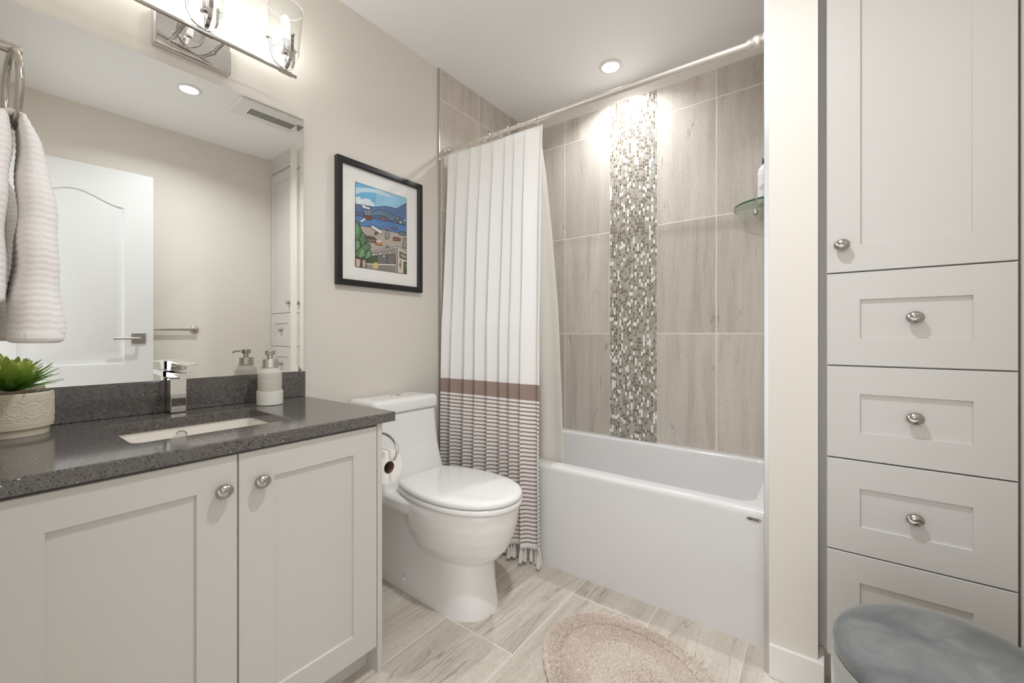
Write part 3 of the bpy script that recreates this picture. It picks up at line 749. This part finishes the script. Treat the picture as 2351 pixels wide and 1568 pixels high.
    shape((206, 130, 84), [(366, 950), (450, 965), (446, 1006), (370, 1006)]); poly((232, 228, 220), [(372, 938), (446, 948), (444, 968), (374, 956)]); line([(446, 1006), (466, 1026)], 3)
    shape((150, 148, 148), [(792, 905), (847, 912), (847, 1064), (778, 1040)]); shape((170, 168, 166), [(504, 1040), (528, 1000), (556, 1036)], 3)
    # concession building
    shape((150, 142, 136), [(310, 1110), (690, 1035), (690, 1415), (240, 1370), (300, 1160)])
    poly((206, 204, 202), [(306, 1104), (690, 1024), (690, 1046), (310, 1124)]); line([(306, 1104), (690, 1024)], 3.5); line([(310, 1124), (690, 1046)], 3)
    shape((118, 112, 110), [(384, 1170), (655, 1140), (655, 1300), (384, 1285)])
    for x, y in ((318, 1142), (408, 1128), (546, 1106)): shape((214, 208, 200), [(x, y), (x+44, y-8), (x+44, y+16), (x, y+24)], 2.5)
    shape((214, 208, 202), [(462, 1160), (496, 1158), (496, 1186), (462, 1186)], 2.5); poly((150, 110, 102), [(610, 1158), (654, 1154), (654, 1182), (612, 1186)])
    shape((74, 92, 62), [(246, 1190), (384, 1168), (380, 1290), (246, 1290)])
    for x in (520, 530): line([(x, 1160), (x, 1285)], 4, (92, 84, 82))
    poly((226, 224, 218), [(240, 1284), (655, 1292), (655, 1306), (240, 1296)])
    for k in range(8): line([(420+k*30, 1306), (420+k*30, 1394)], 2.5, (96, 88, 84))
    shape((222, 204, 110), [(338, 1262), (396, 1262), (396, 1286), (340, 1286)], 3)
    for x in (330, 352, 374): poly((222, 204, 110), [(x+14, 1286), (x+28, 1286), (x+12, 1356), (x-6, 1352)])
    poly((156, 156, 154), [(656, 1048), (690, 1040), (690, 1412), (660, 1408)])
    poly((214, 196, 180), [(690, 1040), (847, 1130), (847, 1435), (690, 1415)]); line([(690, 1040), (690, 1412)], 3)
    poly((226, 224, 220), [(690, 1024), (847, 1110), (847, 1132), (690, 1046)]); line([(690, 1024), (847, 1110)], 4); line([(690, 1046), (847, 1132)], 3)
    shape((104, 104, 84), [(722, 1100), (847, 1152), (847, 1232), (724, 1190)]); shape((160, 176, 148), [(738, 1126), (843, 1170), (843, 1214), (740, 1172)], 2)
    for k in range(6): line([(752+k*15, 1138+k*6), (752+k*15, 1166+k*6)], 2, (110, 130, 100))
    shape((82, 96, 66), [(792, 1250), (847, 1262), (847, 1432), (788, 1424)]); line([(782, 1420), (784, 1240), (847, 1250)], 4, (224, 220, 208)); line([(830, 1290), (830, 1322)], 3, (214, 214, 200))
    poly((122, 128, 106), [(726, 1240), (738, 1224), (750, 1240), (744, 1262), (758, 1300), (748, 1318), (744, 1360), (728, 1356), (724, 1316), (708, 1300), (730, 1260)])
    # trees
    shape((206, 184, 168), [(118, 1210), (232, 1240), (228, 1345), (118, 1338)], 3)
    G1, G2 = (92, 128, 92), (120, 164, 120)
    for p in ([(115, 660), (150, 690), (185, 800), (190, 880), (150, 960), (115, 1000)], [(150, 960), (190, 815), (230, 870), (248, 960), (200, 1020), (150, 1060)], [(115, 940), (165, 950), (180, 1060), (150, 1120), (115, 1140)],
              [(180, 1030), (240, 985), (285, 1000), (300, 1060), (240, 1130), (190, 1110)], [(115, 1120), (180, 1040), (232, 1130), (215, 1200), (150, 1225), (115, 1180)], [(215, 1160), (262, 1080), (306, 1110), (300, 1180), (250, 1225), (210, 1220)]): shape(G1, p, 4.5)
    for p in ([(118, 700), (140, 740), (150, 830), (118, 880)], [(120, 960), (150, 970), (160, 1050), (125, 1100)], [(150, 1190), (190, 1060), (222, 1110), (212, 1180)], [(240, 1200), (270, 1105), (298, 1130), (286, 1190)]): poly(G2, p)
    shape((104, 78, 70), [(166, 1340), (176, 1240), (128, 1185), (180, 1222), (232, 1190), (196, 1240), (194, 1342)], 3)
    for a, c in ((TL, TR), (TR, BR), (BR, BL), (BL, TL)): line([a, c], 3)
    pb.build('print', mats, t, smooth=False)
    MB().add([(.0165, y, z) for y, z in ((Y0+.022, Z0+.022), (Y1-.022, Z0+.022), (Y1-.022, Z1-.022), (Y0+.022, Z1-.022))], [(0, 1, 2, 3)]).build('glazing', M_picglass, t, smooth=False)
picture()

# ------------------------------------------------------------------ toilet
def toilet():
    YC = 1.225
    t = thing('toilet', 'white one-piece skirted toilet between vanity and bathtub', 'toilet', (.40, YC, 0))
    b = MB()
    def dshape(xb, xf, hw, z, n=40, sq=2.2, back=.9):
        pts = []; cx = xf-hw*1.25
        for k in range(n+1):
            a = -math.pi/2+math.pi*k/n; ca, sa = math.cos(a), math.sin(a)
            pts.append((cx+(xf-cx)*abs(ca)**(2/sq), YC+hw*math.copysign(abs(sa)**(2/sq), sa), z))
        return pts+[(xb, YC+hw*back, z), (xb, YC-hw*back, z)]
    b.loft([dshape(.035, .691, .1135, -.012), dshape(.035, .688, .112, .02), dshape(.035, .676, .109, .10), dshape(.035, .670, .108, .20), dshape(.035, .665, .108, .37)])
    def ell(cx, sx, sy, z, n=64): return [(cx+sx*math.cos(2*math.pi*k/n)*(1 if math.cos(2*math.pi*k/n) > 0 else .95), YC+sy*math.sin(2*math.pi*k/n), z) for k in range(n)]
    b.loft([ell(.505, .10, .05, .165), ell(.505, .160, .090, .185), ell(.505, .208, .125, .215), ell(.505, .242, .150, .255), ell(.505, .264, .167, .305), ell(.505, .277, .177, .355), ell(.505, .283, .181, .395), ell(.505, .281, .179, .412), ell(.505, .27, .17, .416)])
    b.loft([[(x, y, z) for x, y in rrect(.03+i, .46, YC-.172+i, YC+.172-i, .03, 5)] for i, z in ((.012, .355), (0, .366), (0, .402), (.012, .414))])
    b.loft([[(x, y, z) for x, y in rrect(.02, xf, YC-.171-w, YC+.171+w, .028, 5)] for xf, z, w in ((.285, .37, .004), (.268, .43, .003), (.248, .48, .002), (.228, .56, 0), (.214, .66, 0), (.209, .714, 0))])
    b.build('body', M_porc, t, angle=180, mods=[('REMESH', dict(mode='VOXEL', voxel_size=.0045, use_smooth_shade=True)), ('SMOOTH', dict(factor=.5, iterations=9))])
    L = [[(x, y, z) for x, y in rrect(.014+i, .217-i, YC-.180+i, YC+.180-i, max(.030-i, .012), 6)] for i, z in ((.006, .7165), (.001, .720), (0, .726), (0, .757), (.002, .765), (.008, .7715), (.018, .7745), (.06, .7762))]
    lid = wl(MB().loft(L).build('tank_lid', M_porc, t, angle=50))
    MB().lathe([(.028, 0), (.028, .003), (.025, .0045), (.0, .0048)], (.105, YC+.01, .7760), n=32, sx=.7).build('flush_button', M_chrome, lid, angle=40)
    def outline(ins):
        pts = []
        xb, xm, xf = .292+ins, .530, .797-ins; hw = .182-ins
        for k in range(33):
            a = -math.pi/2+math.pi*k/32; ca, sa = math.cos(a), math.sin(a); pts.append((xm+(xf-xm)*abs(ca)**.93, YC+hw*math.copysign(abs(sa)**.96, sa)))
        side = []
        for k in range(1, 9):
            s = k/8; side.append((lerp(xm, xb+.018, s), hw-.047*s*s))
        side += [(xb+.008, hw-.051), (xb+.002, hw-.058), (xb, hw-.068)]
        return pts+[(x, YC+h) for x, h in side]+[(x, YC-h) for x, h in reversed(side)]
    def slab(levels, dome=None):
        L = [[(x, y, z) for x, y in outline(i)] for i, z in levels]
        cx = .55; base = L[-1]
        for k, dz in dome or (): L.append([(cx+(x-cx)*k, YC+(y-YC)*k, z+dz) for x, y, z in base])
        return MB().loft(L)
    slab([(.006, .4185), (.001, .421), (0, .425), (0, .434), (.002, .4375), (.006, .439)]).build('seat', M_porc, t, angle=50)
    slab([(.005, .4425), (.001, .4445), (0, .448), (0, .455), (.003, .4605), (.010, .4640)], ((.90, .0020), (.70, .0042), (.45, .0056), (.2, .0062), (.03, .0063))).build('seat_lid', M_porc, t, angle=50)
    for s in (-1, 1):
        MB().lathe([(.0105, 0), (.0105, .004), (.008, .0065), (0, .0072)], (.315, YC+s*.1095, .056), (0, s, 0), 24).build('bolt_cap', M_porc, t, angle=40)
    MB().lathe([(.011, -.06), (.011, .06)], (.283, YC, .432), (0, 1, 0), 20).build('hinge', M_porc, t)
toilet()

# toilet paper
hp = thing('toilet_paper_holder', 'curved chrome toilet paper holder on the vanity side', 'paper holder', (.45, .8165, .72))
MB().lathe([(.022, 0), (.022, .006), (.018, .009), (.008, .010), (.008, .06)], (.44, .8160, .721), (0, 1, 0), 24).build('wall_plate', M_chrome, hp, angle=40)
pts = [(.44, .878, .721)]+[(.50+.046*math.sin(a)*1.62 if a > 0 else .50, .878, .6745+.0465*math.cos(a)) for a in [math.pi*k/20 for k in range(0, 21)]]+[(.46, .878, .628), (.42, .878, .628)]
MB().tube(pts, .0050, 14).build('arm', M_chrome, hp)
tp = thing('toilet_paper_roll', 'white toilet paper roll hanging on the curved chrome holder', 'toilet paper', (.48, .878, .612))
MB().lathe([(.0205, .0), (.054, .0), (.056, .002), (.056, .098), (.054, .100), (.0205, .100), (.0205, 0)], (.432, .878, .612), (1, 0, 0), 48).build('tissue', M_paper, tp, angle=40)
cb = MB().lathe([(.0203, .001), (.0203, .0995), (.0188, .0995), (.0188, .001), (.0203, .001)], (.432, .878, .612), (1, 0, 0), 40)
for part in (cb,):
    keep = [i for i, f in enumerate(part.f) if len(f) == 4]; part.f = [part.f[i] for i in keep]; part.mi = [part.mi[i] for i in keep]
cb.build('core', M_core, tp, angle=40)

# ------------------------------------------------------------------ bathtub
def tub():
    t = thing('bathtub', 'white alcove bathtub with flat apron below the tiled walls', 'bathtub', (.78, 2.0, 0))
    X0, X1, Y0, Y1, ZR = .012, 1.5435, 1.640, 2.345, .460
    def R(x0, x1, y0, y1, r, z): return [(a, c, z) for a, c in rrect(x0, x1, y0, y1, r, 8)]
    L = [R(X0, X1, Y0, Y1, .004, 0), R(X0, X1, Y0, Y1, .004, .436)]
    for k in range(1, 7):
        a = math.pi/2*k/6; i = .020*(1-math.cos(a)); L.append(R(X0+i*.2, X1-i*.2, Y0+i, Y1-i*.3, .004, .438+.022*math.sin(a)))
    ix0, ix1, iy0, iy1 = .085, 1.505, 1.703, 2.304
    L.append(R(ix0, ix1, iy0, iy1, .06, ZR))
    for k in range(1, 6):
        a = math.pi/2*k/5; i = .014*math.sin(a); L.append(R(ix0+i, ix1-i, iy0+i, iy1-i, .06, ZR-.014*(1-math.cos(a))))
    L.append(R(.14, 1.455, 1.735, 2.27, .08, .30)); L.append(R(.19, 1.405, 1.755, 2.25, .10, .16)); L.append(R(.22, 1.37, 1.775, 2.23, .12, .118)); L.append(R(.27, 1.31, 1.81, 2.19, .12, .105))
    sh = wl(MB().loft(L, True, True).build('shell', M_acryl, t, angle=40))
    bx, bz = 1.502, .4255
    MB().lathe([(.0225, 0), (.0225, .0008), (.0, .0010)], (bx, Y0-.0002, bz), (0, -1, 0), 40, sx=1, sy=.36).build('badge', mat('badge_silver', (.42, .41, .40), .35, .7), t, angle=30)
    MB().tube([(bx+.0222*math.cos(a), Y0-.0010, bz+.0079*math.sin(a)) for a in [2*math.pi*k/40 for k in range(40)]], .0007, 6, closed=True).build('badge_rim', M_steel, t)
    text_obj('badge_text', 'MAAX', .0088, lambda x, y: (bx+x*1.28, Y0-.0014, bz+y), mat('black_print', (.01, .01, .01), .5), t, bold=.00035)
tub()

# ------------------------------------------------------------------ curtain rod, rings, curtain, liner
ROD0, ROD1 = Vector((.0105, 1.645, 2.072)), Vector((1.5445, 1.612, 2.030))
def rodp(x): return ROD0.lerp(ROD1, (x-ROD0.x)/(ROD1.x-ROD0.x))
rod = thing('curtain_rod', 'satin nickel shower curtain rod across the tub alcove', 'curtain rod', tuple(ROD0))
rd = (ROD1-ROD0).normalized()
MB().tube([ROD0+rd*.01, ROD0+rd*.62], .0088, 24).build('inner_tube', M_satin, rod)
MB().tube([ROD0+rd*.60, ROD1-rd*.01], .0116, 24).build('outer_tube', M_satin, rod)
for p, a in ((ROD0, Vector((1, 0, 0))), (ROD1, Vector((-1, 0, 0)))):
    k = .62 if a.x > 0 else .92
    MB().lathe([(.030*k, 0), (.030*k, .007), (.024*k, .009), (.021*k, .014), (.025*k, .022), (.0255*k, .034), (.021*k, .042), (.019*k, .046), (.0185*k, .056), (.0135*k, .058)], p, a, 32).build('end_flange', M_satin, rod, angle=35)
RINGX = [.040, .070, .125, .175, .228, .285, .340, .400, .455, .515, .575, .634]
def ring_mesh():
    b = MB(); pts = []
    for k in range(40):
        a = 2*math.pi*k/40; pts.append((0, .0150*math.cos(a), -.006+.0185*math.sin(a)))
    b.tube(pts, .0011, 8, closed=True); o = b.build('curtain_ring', M_steel); m = o.data; bpy.data.objects.remove(o); return m
RM = ring_mesh(); rngc = random.Random(7)
for i, x in enumerate(RINGX):
    o = bpy.data.objects.new('curtain_ring', RM); col.objects.link(o); p = rodp(x); o.location = (x, p.y, p.z+.001)
    o.rotation_euler = (0, rngc.uniform(-.1, .1), rngc.uniform(-.35, .35))
    n = ['first', 'second', 'third', 'fourth', 'fifth', 'sixth', 'seventh', 'eighth', 'ninth', 'tenth', 'eleventh', 'last'][i]
    tag(o, 'thin metal ring holding the curtain to the rod, %s from the left wall' % n, 'curtain ring', 'curtain rings on the shower rod')
CX0, CX1, NF = .036, .672, 8.5
ZTOP, ZHEM = 2.018, .070
def fold(s): return 2*math.pi*(NF*s+.13*math.sin(2*math.pi*1.3*s+.4)+.10*math.sin(2*math.pi*2.7*s))
def cpos(s, z):
    """curtain cloth position for cloth fraction s and height z"""
    ph = fold(s); k = min(1, max(0, (ZTOP-z)/.35)); kb = min(1, max(0, (1.2-z)/1.1))
    A = lerp(.017, .021, k)+.006*kb; B = lerp(.006, .013, k)
    base = rodp(.3).y+lerp(.004, -.040, min(1, (ZTOP-z)/.9)) - .014*kb
    edge = min(1, (1-s)/.045)
    x = lerp(CX0, lerp(CX1-.012, CX1+.010, min(1, (ZTOP-z)/1.9)), s)+B*math.sin(ph+.7)*edge
    y = base+A*math.cos(ph)*(.5+.5*edge)+.004*math.sin(3*ph+z*3)*kb+.003*math.sin(z*5+s*9)-.010*(1-edge)
    return x, y
def cpt(s, z):
    x, y = cpos(s, z); tilt = lerp(.008, -.012, s) if z > 1.6 else 0
    top = max(0, (z-1.93)/(ZTOP-1.93)); ph = fold(s)
    zz = z + top*(rodp(max(x, .02)).z-2.034 - .010*(1-math.cos(ph)) )
    sag = (-.004*math.cos(ph))*min(1, max(0, (.95-z)/.2))+ .005*s*min(1, max(0, (1-z)/.3))
    return (x, y, zz+sag)
zs = [lerp(ZTOP, ZHEM, k/150) for k in range(151)]
cur = thing('shower_curtain', 'white shower curtain with brown striped lower part and tassels', 'shower curtain', (.36, 1.6, 0))
cbm = MB(); cbm.grid(lambda u, v: cpt(u, lerp(ZTOP, ZHEM, v)), 420, 150, uv=lambda u, v: (u, lerp(ZTOP, ZHEM, v)))
cbm.build('cloth', M_curtain, cur, angle=180, mods=[('SOLIDIFY', dict(thickness=.0012, offset=0))])
def tassel_mesh():
    b = MB(); b.lathe([(.0008, 0), (.0014, -.004), (.0036, -.012), (.0048, -.018), (.0052, -.028), (.0078, -.050), (.0090, -.060), (.0080, -.062), (.0, -.060)], (0, 0, 0), n=14)
    r = random.Random(2)
    for k in range(46):
        a = r.uniform(0, 6.28); q = r.uniform(.4, 1.05); b.tube([(.0045*q*math.cos(a), .0045*q*math.sin(a), -.016), (.0092*q*math.cos(a), .0092*q*math.sin(a), -.062+r.uniform(-.004, .005))], .0006, 4)
    o = b.build('tassel', M_tassel); m = o.data; bpy.data.objects.remove(o); return m
TM = tassel_mesh(); NT = 56
for i in range(NT):
    s = (i+.5)/NT; x, y, z = cpt(s, ZHEM)
    o = child('tassel', TM, cur, (x, y, z+.001), (rngc.uniform(-.06, .06), rngc.uniform(-.06, .06), rngc.uniform(0, 6)))
    o.scale = (1, 1, rngc.uniform(.88, 1.0))
def liner():
    def fn(u, v):
        z = lerp(2.02, .34, v); t = v
        xr = interp([(0, .612), (.12, .640), (.30, .668), (.5, .690), (.75, .700), (1, .708)], v)
        x = lerp(.03, xr, u); yb = interp([(0, 1.672), (.25, 1.690), (.6, 1.716), (.9, 1.733), (1, 1.742)], v)
        e = min(1, (1-u)/.12)
        return (x, yb+.013*math.sin(2*math.pi*5.5*u+.6*v)*e*(.55+.45*min(1, v*3))+.006*(1-e), z+.02*0)
    o = MB().grid(fn, 160, 60).build('shower_liner', M_liner, angle=180)
    tag(o, 'plain off-white shower liner hanging inside the tub behind the striped curtain', 'shower liner')
liner()

# glass corner shelf and bottle
shf = thing('corner_shelf', 'quarter-round glass corner shelf on the tiled wall right of the mosaic', 'shelf', (1.45, 2.25, 1.66))
def quarter(r):
    pts = [(1.5445, YB-.0015)]
    for k in range(25):
        a = math.pi+math.pi/2*k/24; q = r*(1+.10*math.sin(2*(a-math.pi)))
        pts.append((1.5445+q*math.cos(a), YB-.0015+q*math.sin(a)))
    return pts
Q = quarter(.203)
b = MB(); b.add([(x, y, 1.664) for x, y in Q], [tuple(range(len(Q)))]); b.add([(x, y, 1.656) for x, y in Q], [tuple(range(len(Q)))])
b.build('glass', M_shelf, shf, smooth=False)
MB().loft([[(x, y, z) for x, y in Q[1:]] for z in (1.6562, 1.6638)], False, False, closed=False).build('edge', M_shelf_edge, shf)
for p, a in (((1.425, YB-.0005, 1.654), (0, -1, 0)), ((1.5445, 2.215, 1.654), (-1, 0, 0))):
    MB().lathe([(.014, 0), (.014, .004), (.010, .010), (.010, .022), (.004, .024)], p, a, 20).build('clip', M_chrome, shf, angle=40)
bo = thing('shampoo_bottle', 'white shampoo bottle with black cap on the glass corner shelf', 'bottle', (1.476, 2.272, 1.6645))
c = (1.476, 2.272, 1.6645)
MB().lathe([(0, 0), (.030, 0), (.033, .004), (.033, .150), (.030, .164), (.020, .178), (.0135, .183), (.0135, .190), (0, .190)], c, n=40).build('body', M_whiteplastic, bo, angle=50)
MB().lathe([(0, .186), (.0145, .186), (.015, .188), (.0145, .222), (.013, .224), (0, .224)], c, n=28).build('cap', mat('black_plastic', (.012, .011, .012), .35), bo, angle=40)
a0 = math.atan2(-1, -.25)
def wrapb(dz): return lambda x, y: (c[0]+.0333*math.cos(a0+x/.0333), c[1]+.0333*math.sin(a0+x/.0333), c[2]+dz+y)
for body, dz in (('THE', .082), ('UNSCENTED', .073), ('COMPANY', .064)):
    text_obj('label_text', body, .0082, wrapb(dz), mat('grey_print', (.12, .12, .12), .6), bo)
for dz in (.127, .113, .028):
    MB().loft([[(c[0]+.0333*math.cos(q), c[1]+.0333*math.sin(q), c[2]+z) for q in [a0-1.2+2.4*k/24 for k in range(25)]] for z in (dz, dz+.0012)], False, False, closed=False).build('label_line', mat('pale_print', (.45, .45, .45), .6), bo)

# ------------------------------------------------------------------ tall cabinet
def tall():
    t = thing('tall_linen_cabinet', 'tall white shaker cabinet with one door above four drawers, right of the wall end', 'cabinet', (1.89, 1.9, 0))
    YF = 1.545
    MB().box(1.701, XR-.001, YF+.0215, 2.16, .115, H-.002).build('carcass', M_cab, t)
    MB().box(1.6815, 1.701, 1.600, 1.62, 0, H-.002).build('filler_strip', M_cab, t)
    MB().box(1.701, XR-.001, YF+.07, YF+.09, 0, .115).build('toe_kick', M_cab, t)
    f = lambda a, z, h: (a, YF+.0205-h, z)
    A0, A1 = 1.7022, 2.0725
    d = shaker('door', A0, A1, 1.2352, 2.374, f, .0755, (.075, .075), t); child('knob', KNOB, d, (1.7366, YF+.0005, 1.312), (0, 0, -math.pi/2))
    for z1, z0, zk in ((1.2315, .9668, 1.1), (.9630, .6987, .8300), (.6950, .4310, .5610), (.4273, .117, .2722)):
        w = shaker('drawer', A0, A1, z0, z1, f, .0746, (.077, .077), t); child('knob', KNOB, w, (1.8900, YF+.0075, zk), (0, 0, -math.pi/2))
    b = MB(); pr = [(0, 2.40), (-.012, 2.40), (-.014, 2.412), (-.014, 2.47), (-.028, 2.50), (-.028, H-.001), (0, H-.001)]
    b.loft([[(x, YF+.0215+p, z) for p, z in pr] for x in (1.701, XR-.0005)]); b.build('crown', M_cab, t, angle=25)
tall()

# ------------------------------------------------------------------ stool and rug
st = thing('round_stool', 'round grey velvet stool in front of the tall cabinet drawers', 'stool', (1.893, 1.128, 0))
MB().lathe([(0, 0), (.176, 0), (.180, .004), (.186, .12), (.190, .25), (.192, .36), (.1905, .398), (.186, .404), (0, .404)], (1.893, 1.128, 0), n=96, sx=.962, sy=.962).build('base', M_velvet2, st, angle=40)
MB().lathe([(0, .4042), (.1868, .4042), (.1893, .4062), (.1902, .414), (.1885, .426), (.181, .438), (.160, .449), (.12, .456), (.06, .459), (.002, .460)], (1.893, 1.128, 0), n=96, sx=.962, sy=.962).build('seat_cushion', M_velvet, st, angle=60)
MB().lathe([(.1875, .4035), (.1893, .4045), (.1875, .4058)], (1.893, 1.128, 0), n=96, sx=.962, sy=.962).build('seam', mat('velvet_seam', lin((60, 64, 66)), .9), st)

def rug():
    ca, sa = .9072, -.4208; cx, cyy, A, B = 1.227, 1.238, .322, .237
    rg = np.random.default_rng(5); n = 60000
    r = np.sqrt(rg.random(n)); th = rg.random(n)*2*np.pi
    # denser rows in the middle ring
    band = (r > .50) & (r < .80)
    r = np.where(band, .50+np.round((r-.50)/.0214)*.0214, r)
    r = np.minimum(r, .995)
    px, py = A*r*np.cos(th), B*r*np.sin(th)
    h = np.where(band, .0125, .0165)*(.88+.24*rg.random(n)); h = np.where(r > .93, h*.85, h)
    ang = 2.2*np.sin(px*9+1)+2.0*np.cos(py*11)+rg.normal(0, .9, n)
    ln = np.where(band, .0025, .006)*(.3+rg.random(n))
    tx, ty = px+ln*np.cos(ang), py+ln*np.sin(ang)
    w = np.where(band, .0020, .0025); a2 = rg.random(n)*6.28
    V = []
    for k in range(3):
        q = a2+k*2.094; V.append(np.stack([px+w*np.cos(q), py+w*np.sin(q), np.full(n, .006)], 1))
    for k in range(3):
        q = a2+k*2.094; V.append(np.stack([(px+tx)/2+w*1.05*np.cos(q), (py+ty)/2+w*1.05*np.sin(q), h*.80], 1))
    V.append(np.stack([tx, ty, h], 1))
    V = np.stack(V, 1).reshape(-1, 3)
    V = np.stack([cx+V[:, 0]*ca-V[:, 1]*sa, cyy+V[:, 0]*sa+V[:, 1]*ca, V[:, 2]], 1)
    base = np.arange(n)[:, None]*7
    qd = np.concatenate([base+np.array([[k, (k+1) % 3, (k+1) % 3+3, k+3]]) for k in range(3)]).tolist()
    tri = np.concatenate([base+np.array([[k+3, (k+1) % 3+3, 6]]) for k in range(3)]).tolist()
    b = MB(); m = 120
    R = lambda k, z: [(cx+A*k*math.cos(t)*ca-B*k*math.sin(t)*sa, cyy+A*k*math.cos(t)*sa+B*k*math.sin(t)*ca, z) for t in [2*math.pi*i/m for i in range(m)]]
    b.loft([R(.985, .0005), R(1.0, .003), R(.99, .0075), R(.95, .0085)])
    o = len(b.v); b.v += V.tolist(); b.f += [tuple(i+o for i in f) for f in qd+tri]; b.mi += [0]*(len(qd)+len(tri))
    tag(b.build('bath_rug', M_rug, smooth=False), 'oval beige tufted cotton bath rug on the floor beside the tub', 'rug')
rug()

# ------------------------------------------------------------------ ceiling fittings and towel bar
def downlight(x, y, label, watts, spread):
    t = thing('recessed_light', label, 'ceiling light', (x, y, H), 'recessed ceiling lights')
    MB().lathe([(.060, 0), (.060, -.004), (.056, -.006), (.046, -.007), (.044, -.004), (.044, 0)], (x, y, H-.0005), n=48).build('trim_ring', M_trim, t, angle=30)
    MB().lathe([(0, -.0045), (.0435, -.0045), (.0435, -.003), (0, -.003)], (x, y, H-.0005), n=48).build('lens', M_down, t, angle=30)
    ld = bpy.data.lights.new('downlight_lamp', 'AREA'); ld.shape = 'DISK'; ld.size = .084; ld.energy = watts; ld.color = LAMP_TINT; ld.spread = math.radians(spread)
    lo = bpy.data.objects.new('lamp', ld); col.objects.link(lo); lo.location = (x, y, H-.0072); put(lo, t)
downlight(.764, 2.146, 'lit recessed ceiling light above the bathtub', SPOT_TUB, 140)
downlight(1.360, .807, 'lit recessed ceiling light over the room, seen in the mirror', SPOT_ROOM, 145)
vt = thing('exhaust_vent', 'white slotted ceiling exhaust fan cover, seen in the mirror', 'vent', (1.285, 1.25, H))
def vent():
    x0, x1, y0, y1 = 1.190, 1.415, 1.022, 1.405
    R = lambda i, z: [(a, c, z) for a, c in rrect(x0+i, x1-i, y0+i, y1-i, .006, 3)]
    MB().loft([R(.012, H-.0005), R(.004, H-.010), R(0, H-.016), R(.006, H-.022), R(.012, H-.0235)]).build('cover', M_trim, vt, angle=25)
    for k in range(22):
        y = 1.108+k*.0125; MB().box(1.262, 1.345, y, y+.0060, H-.0245, H-.0232).build('slot', M_dark, vt, smooth=False)
vent()
tb = thing('towel_bar', 'nickel towel bar on the right wall, seen in the mirror beside the door', 'towel bar', (XR, .86, 1.096))
MB().tube([(2.050, .66, 1.096), (2.050, 1.018, 1.096)], .0075, 16).build('bar', M_ring, tb)
for y in (.66, 1.015):
    MB().lathe([(.026, 0), (.026, .006), (.020, .011), (.011, .014), (.010, .026), (.007, .033), (0, .034)], (XR-.0005, y, 1.096), (-1, 0, 0), 28).build('mount', M_ring, tb, angle=40)
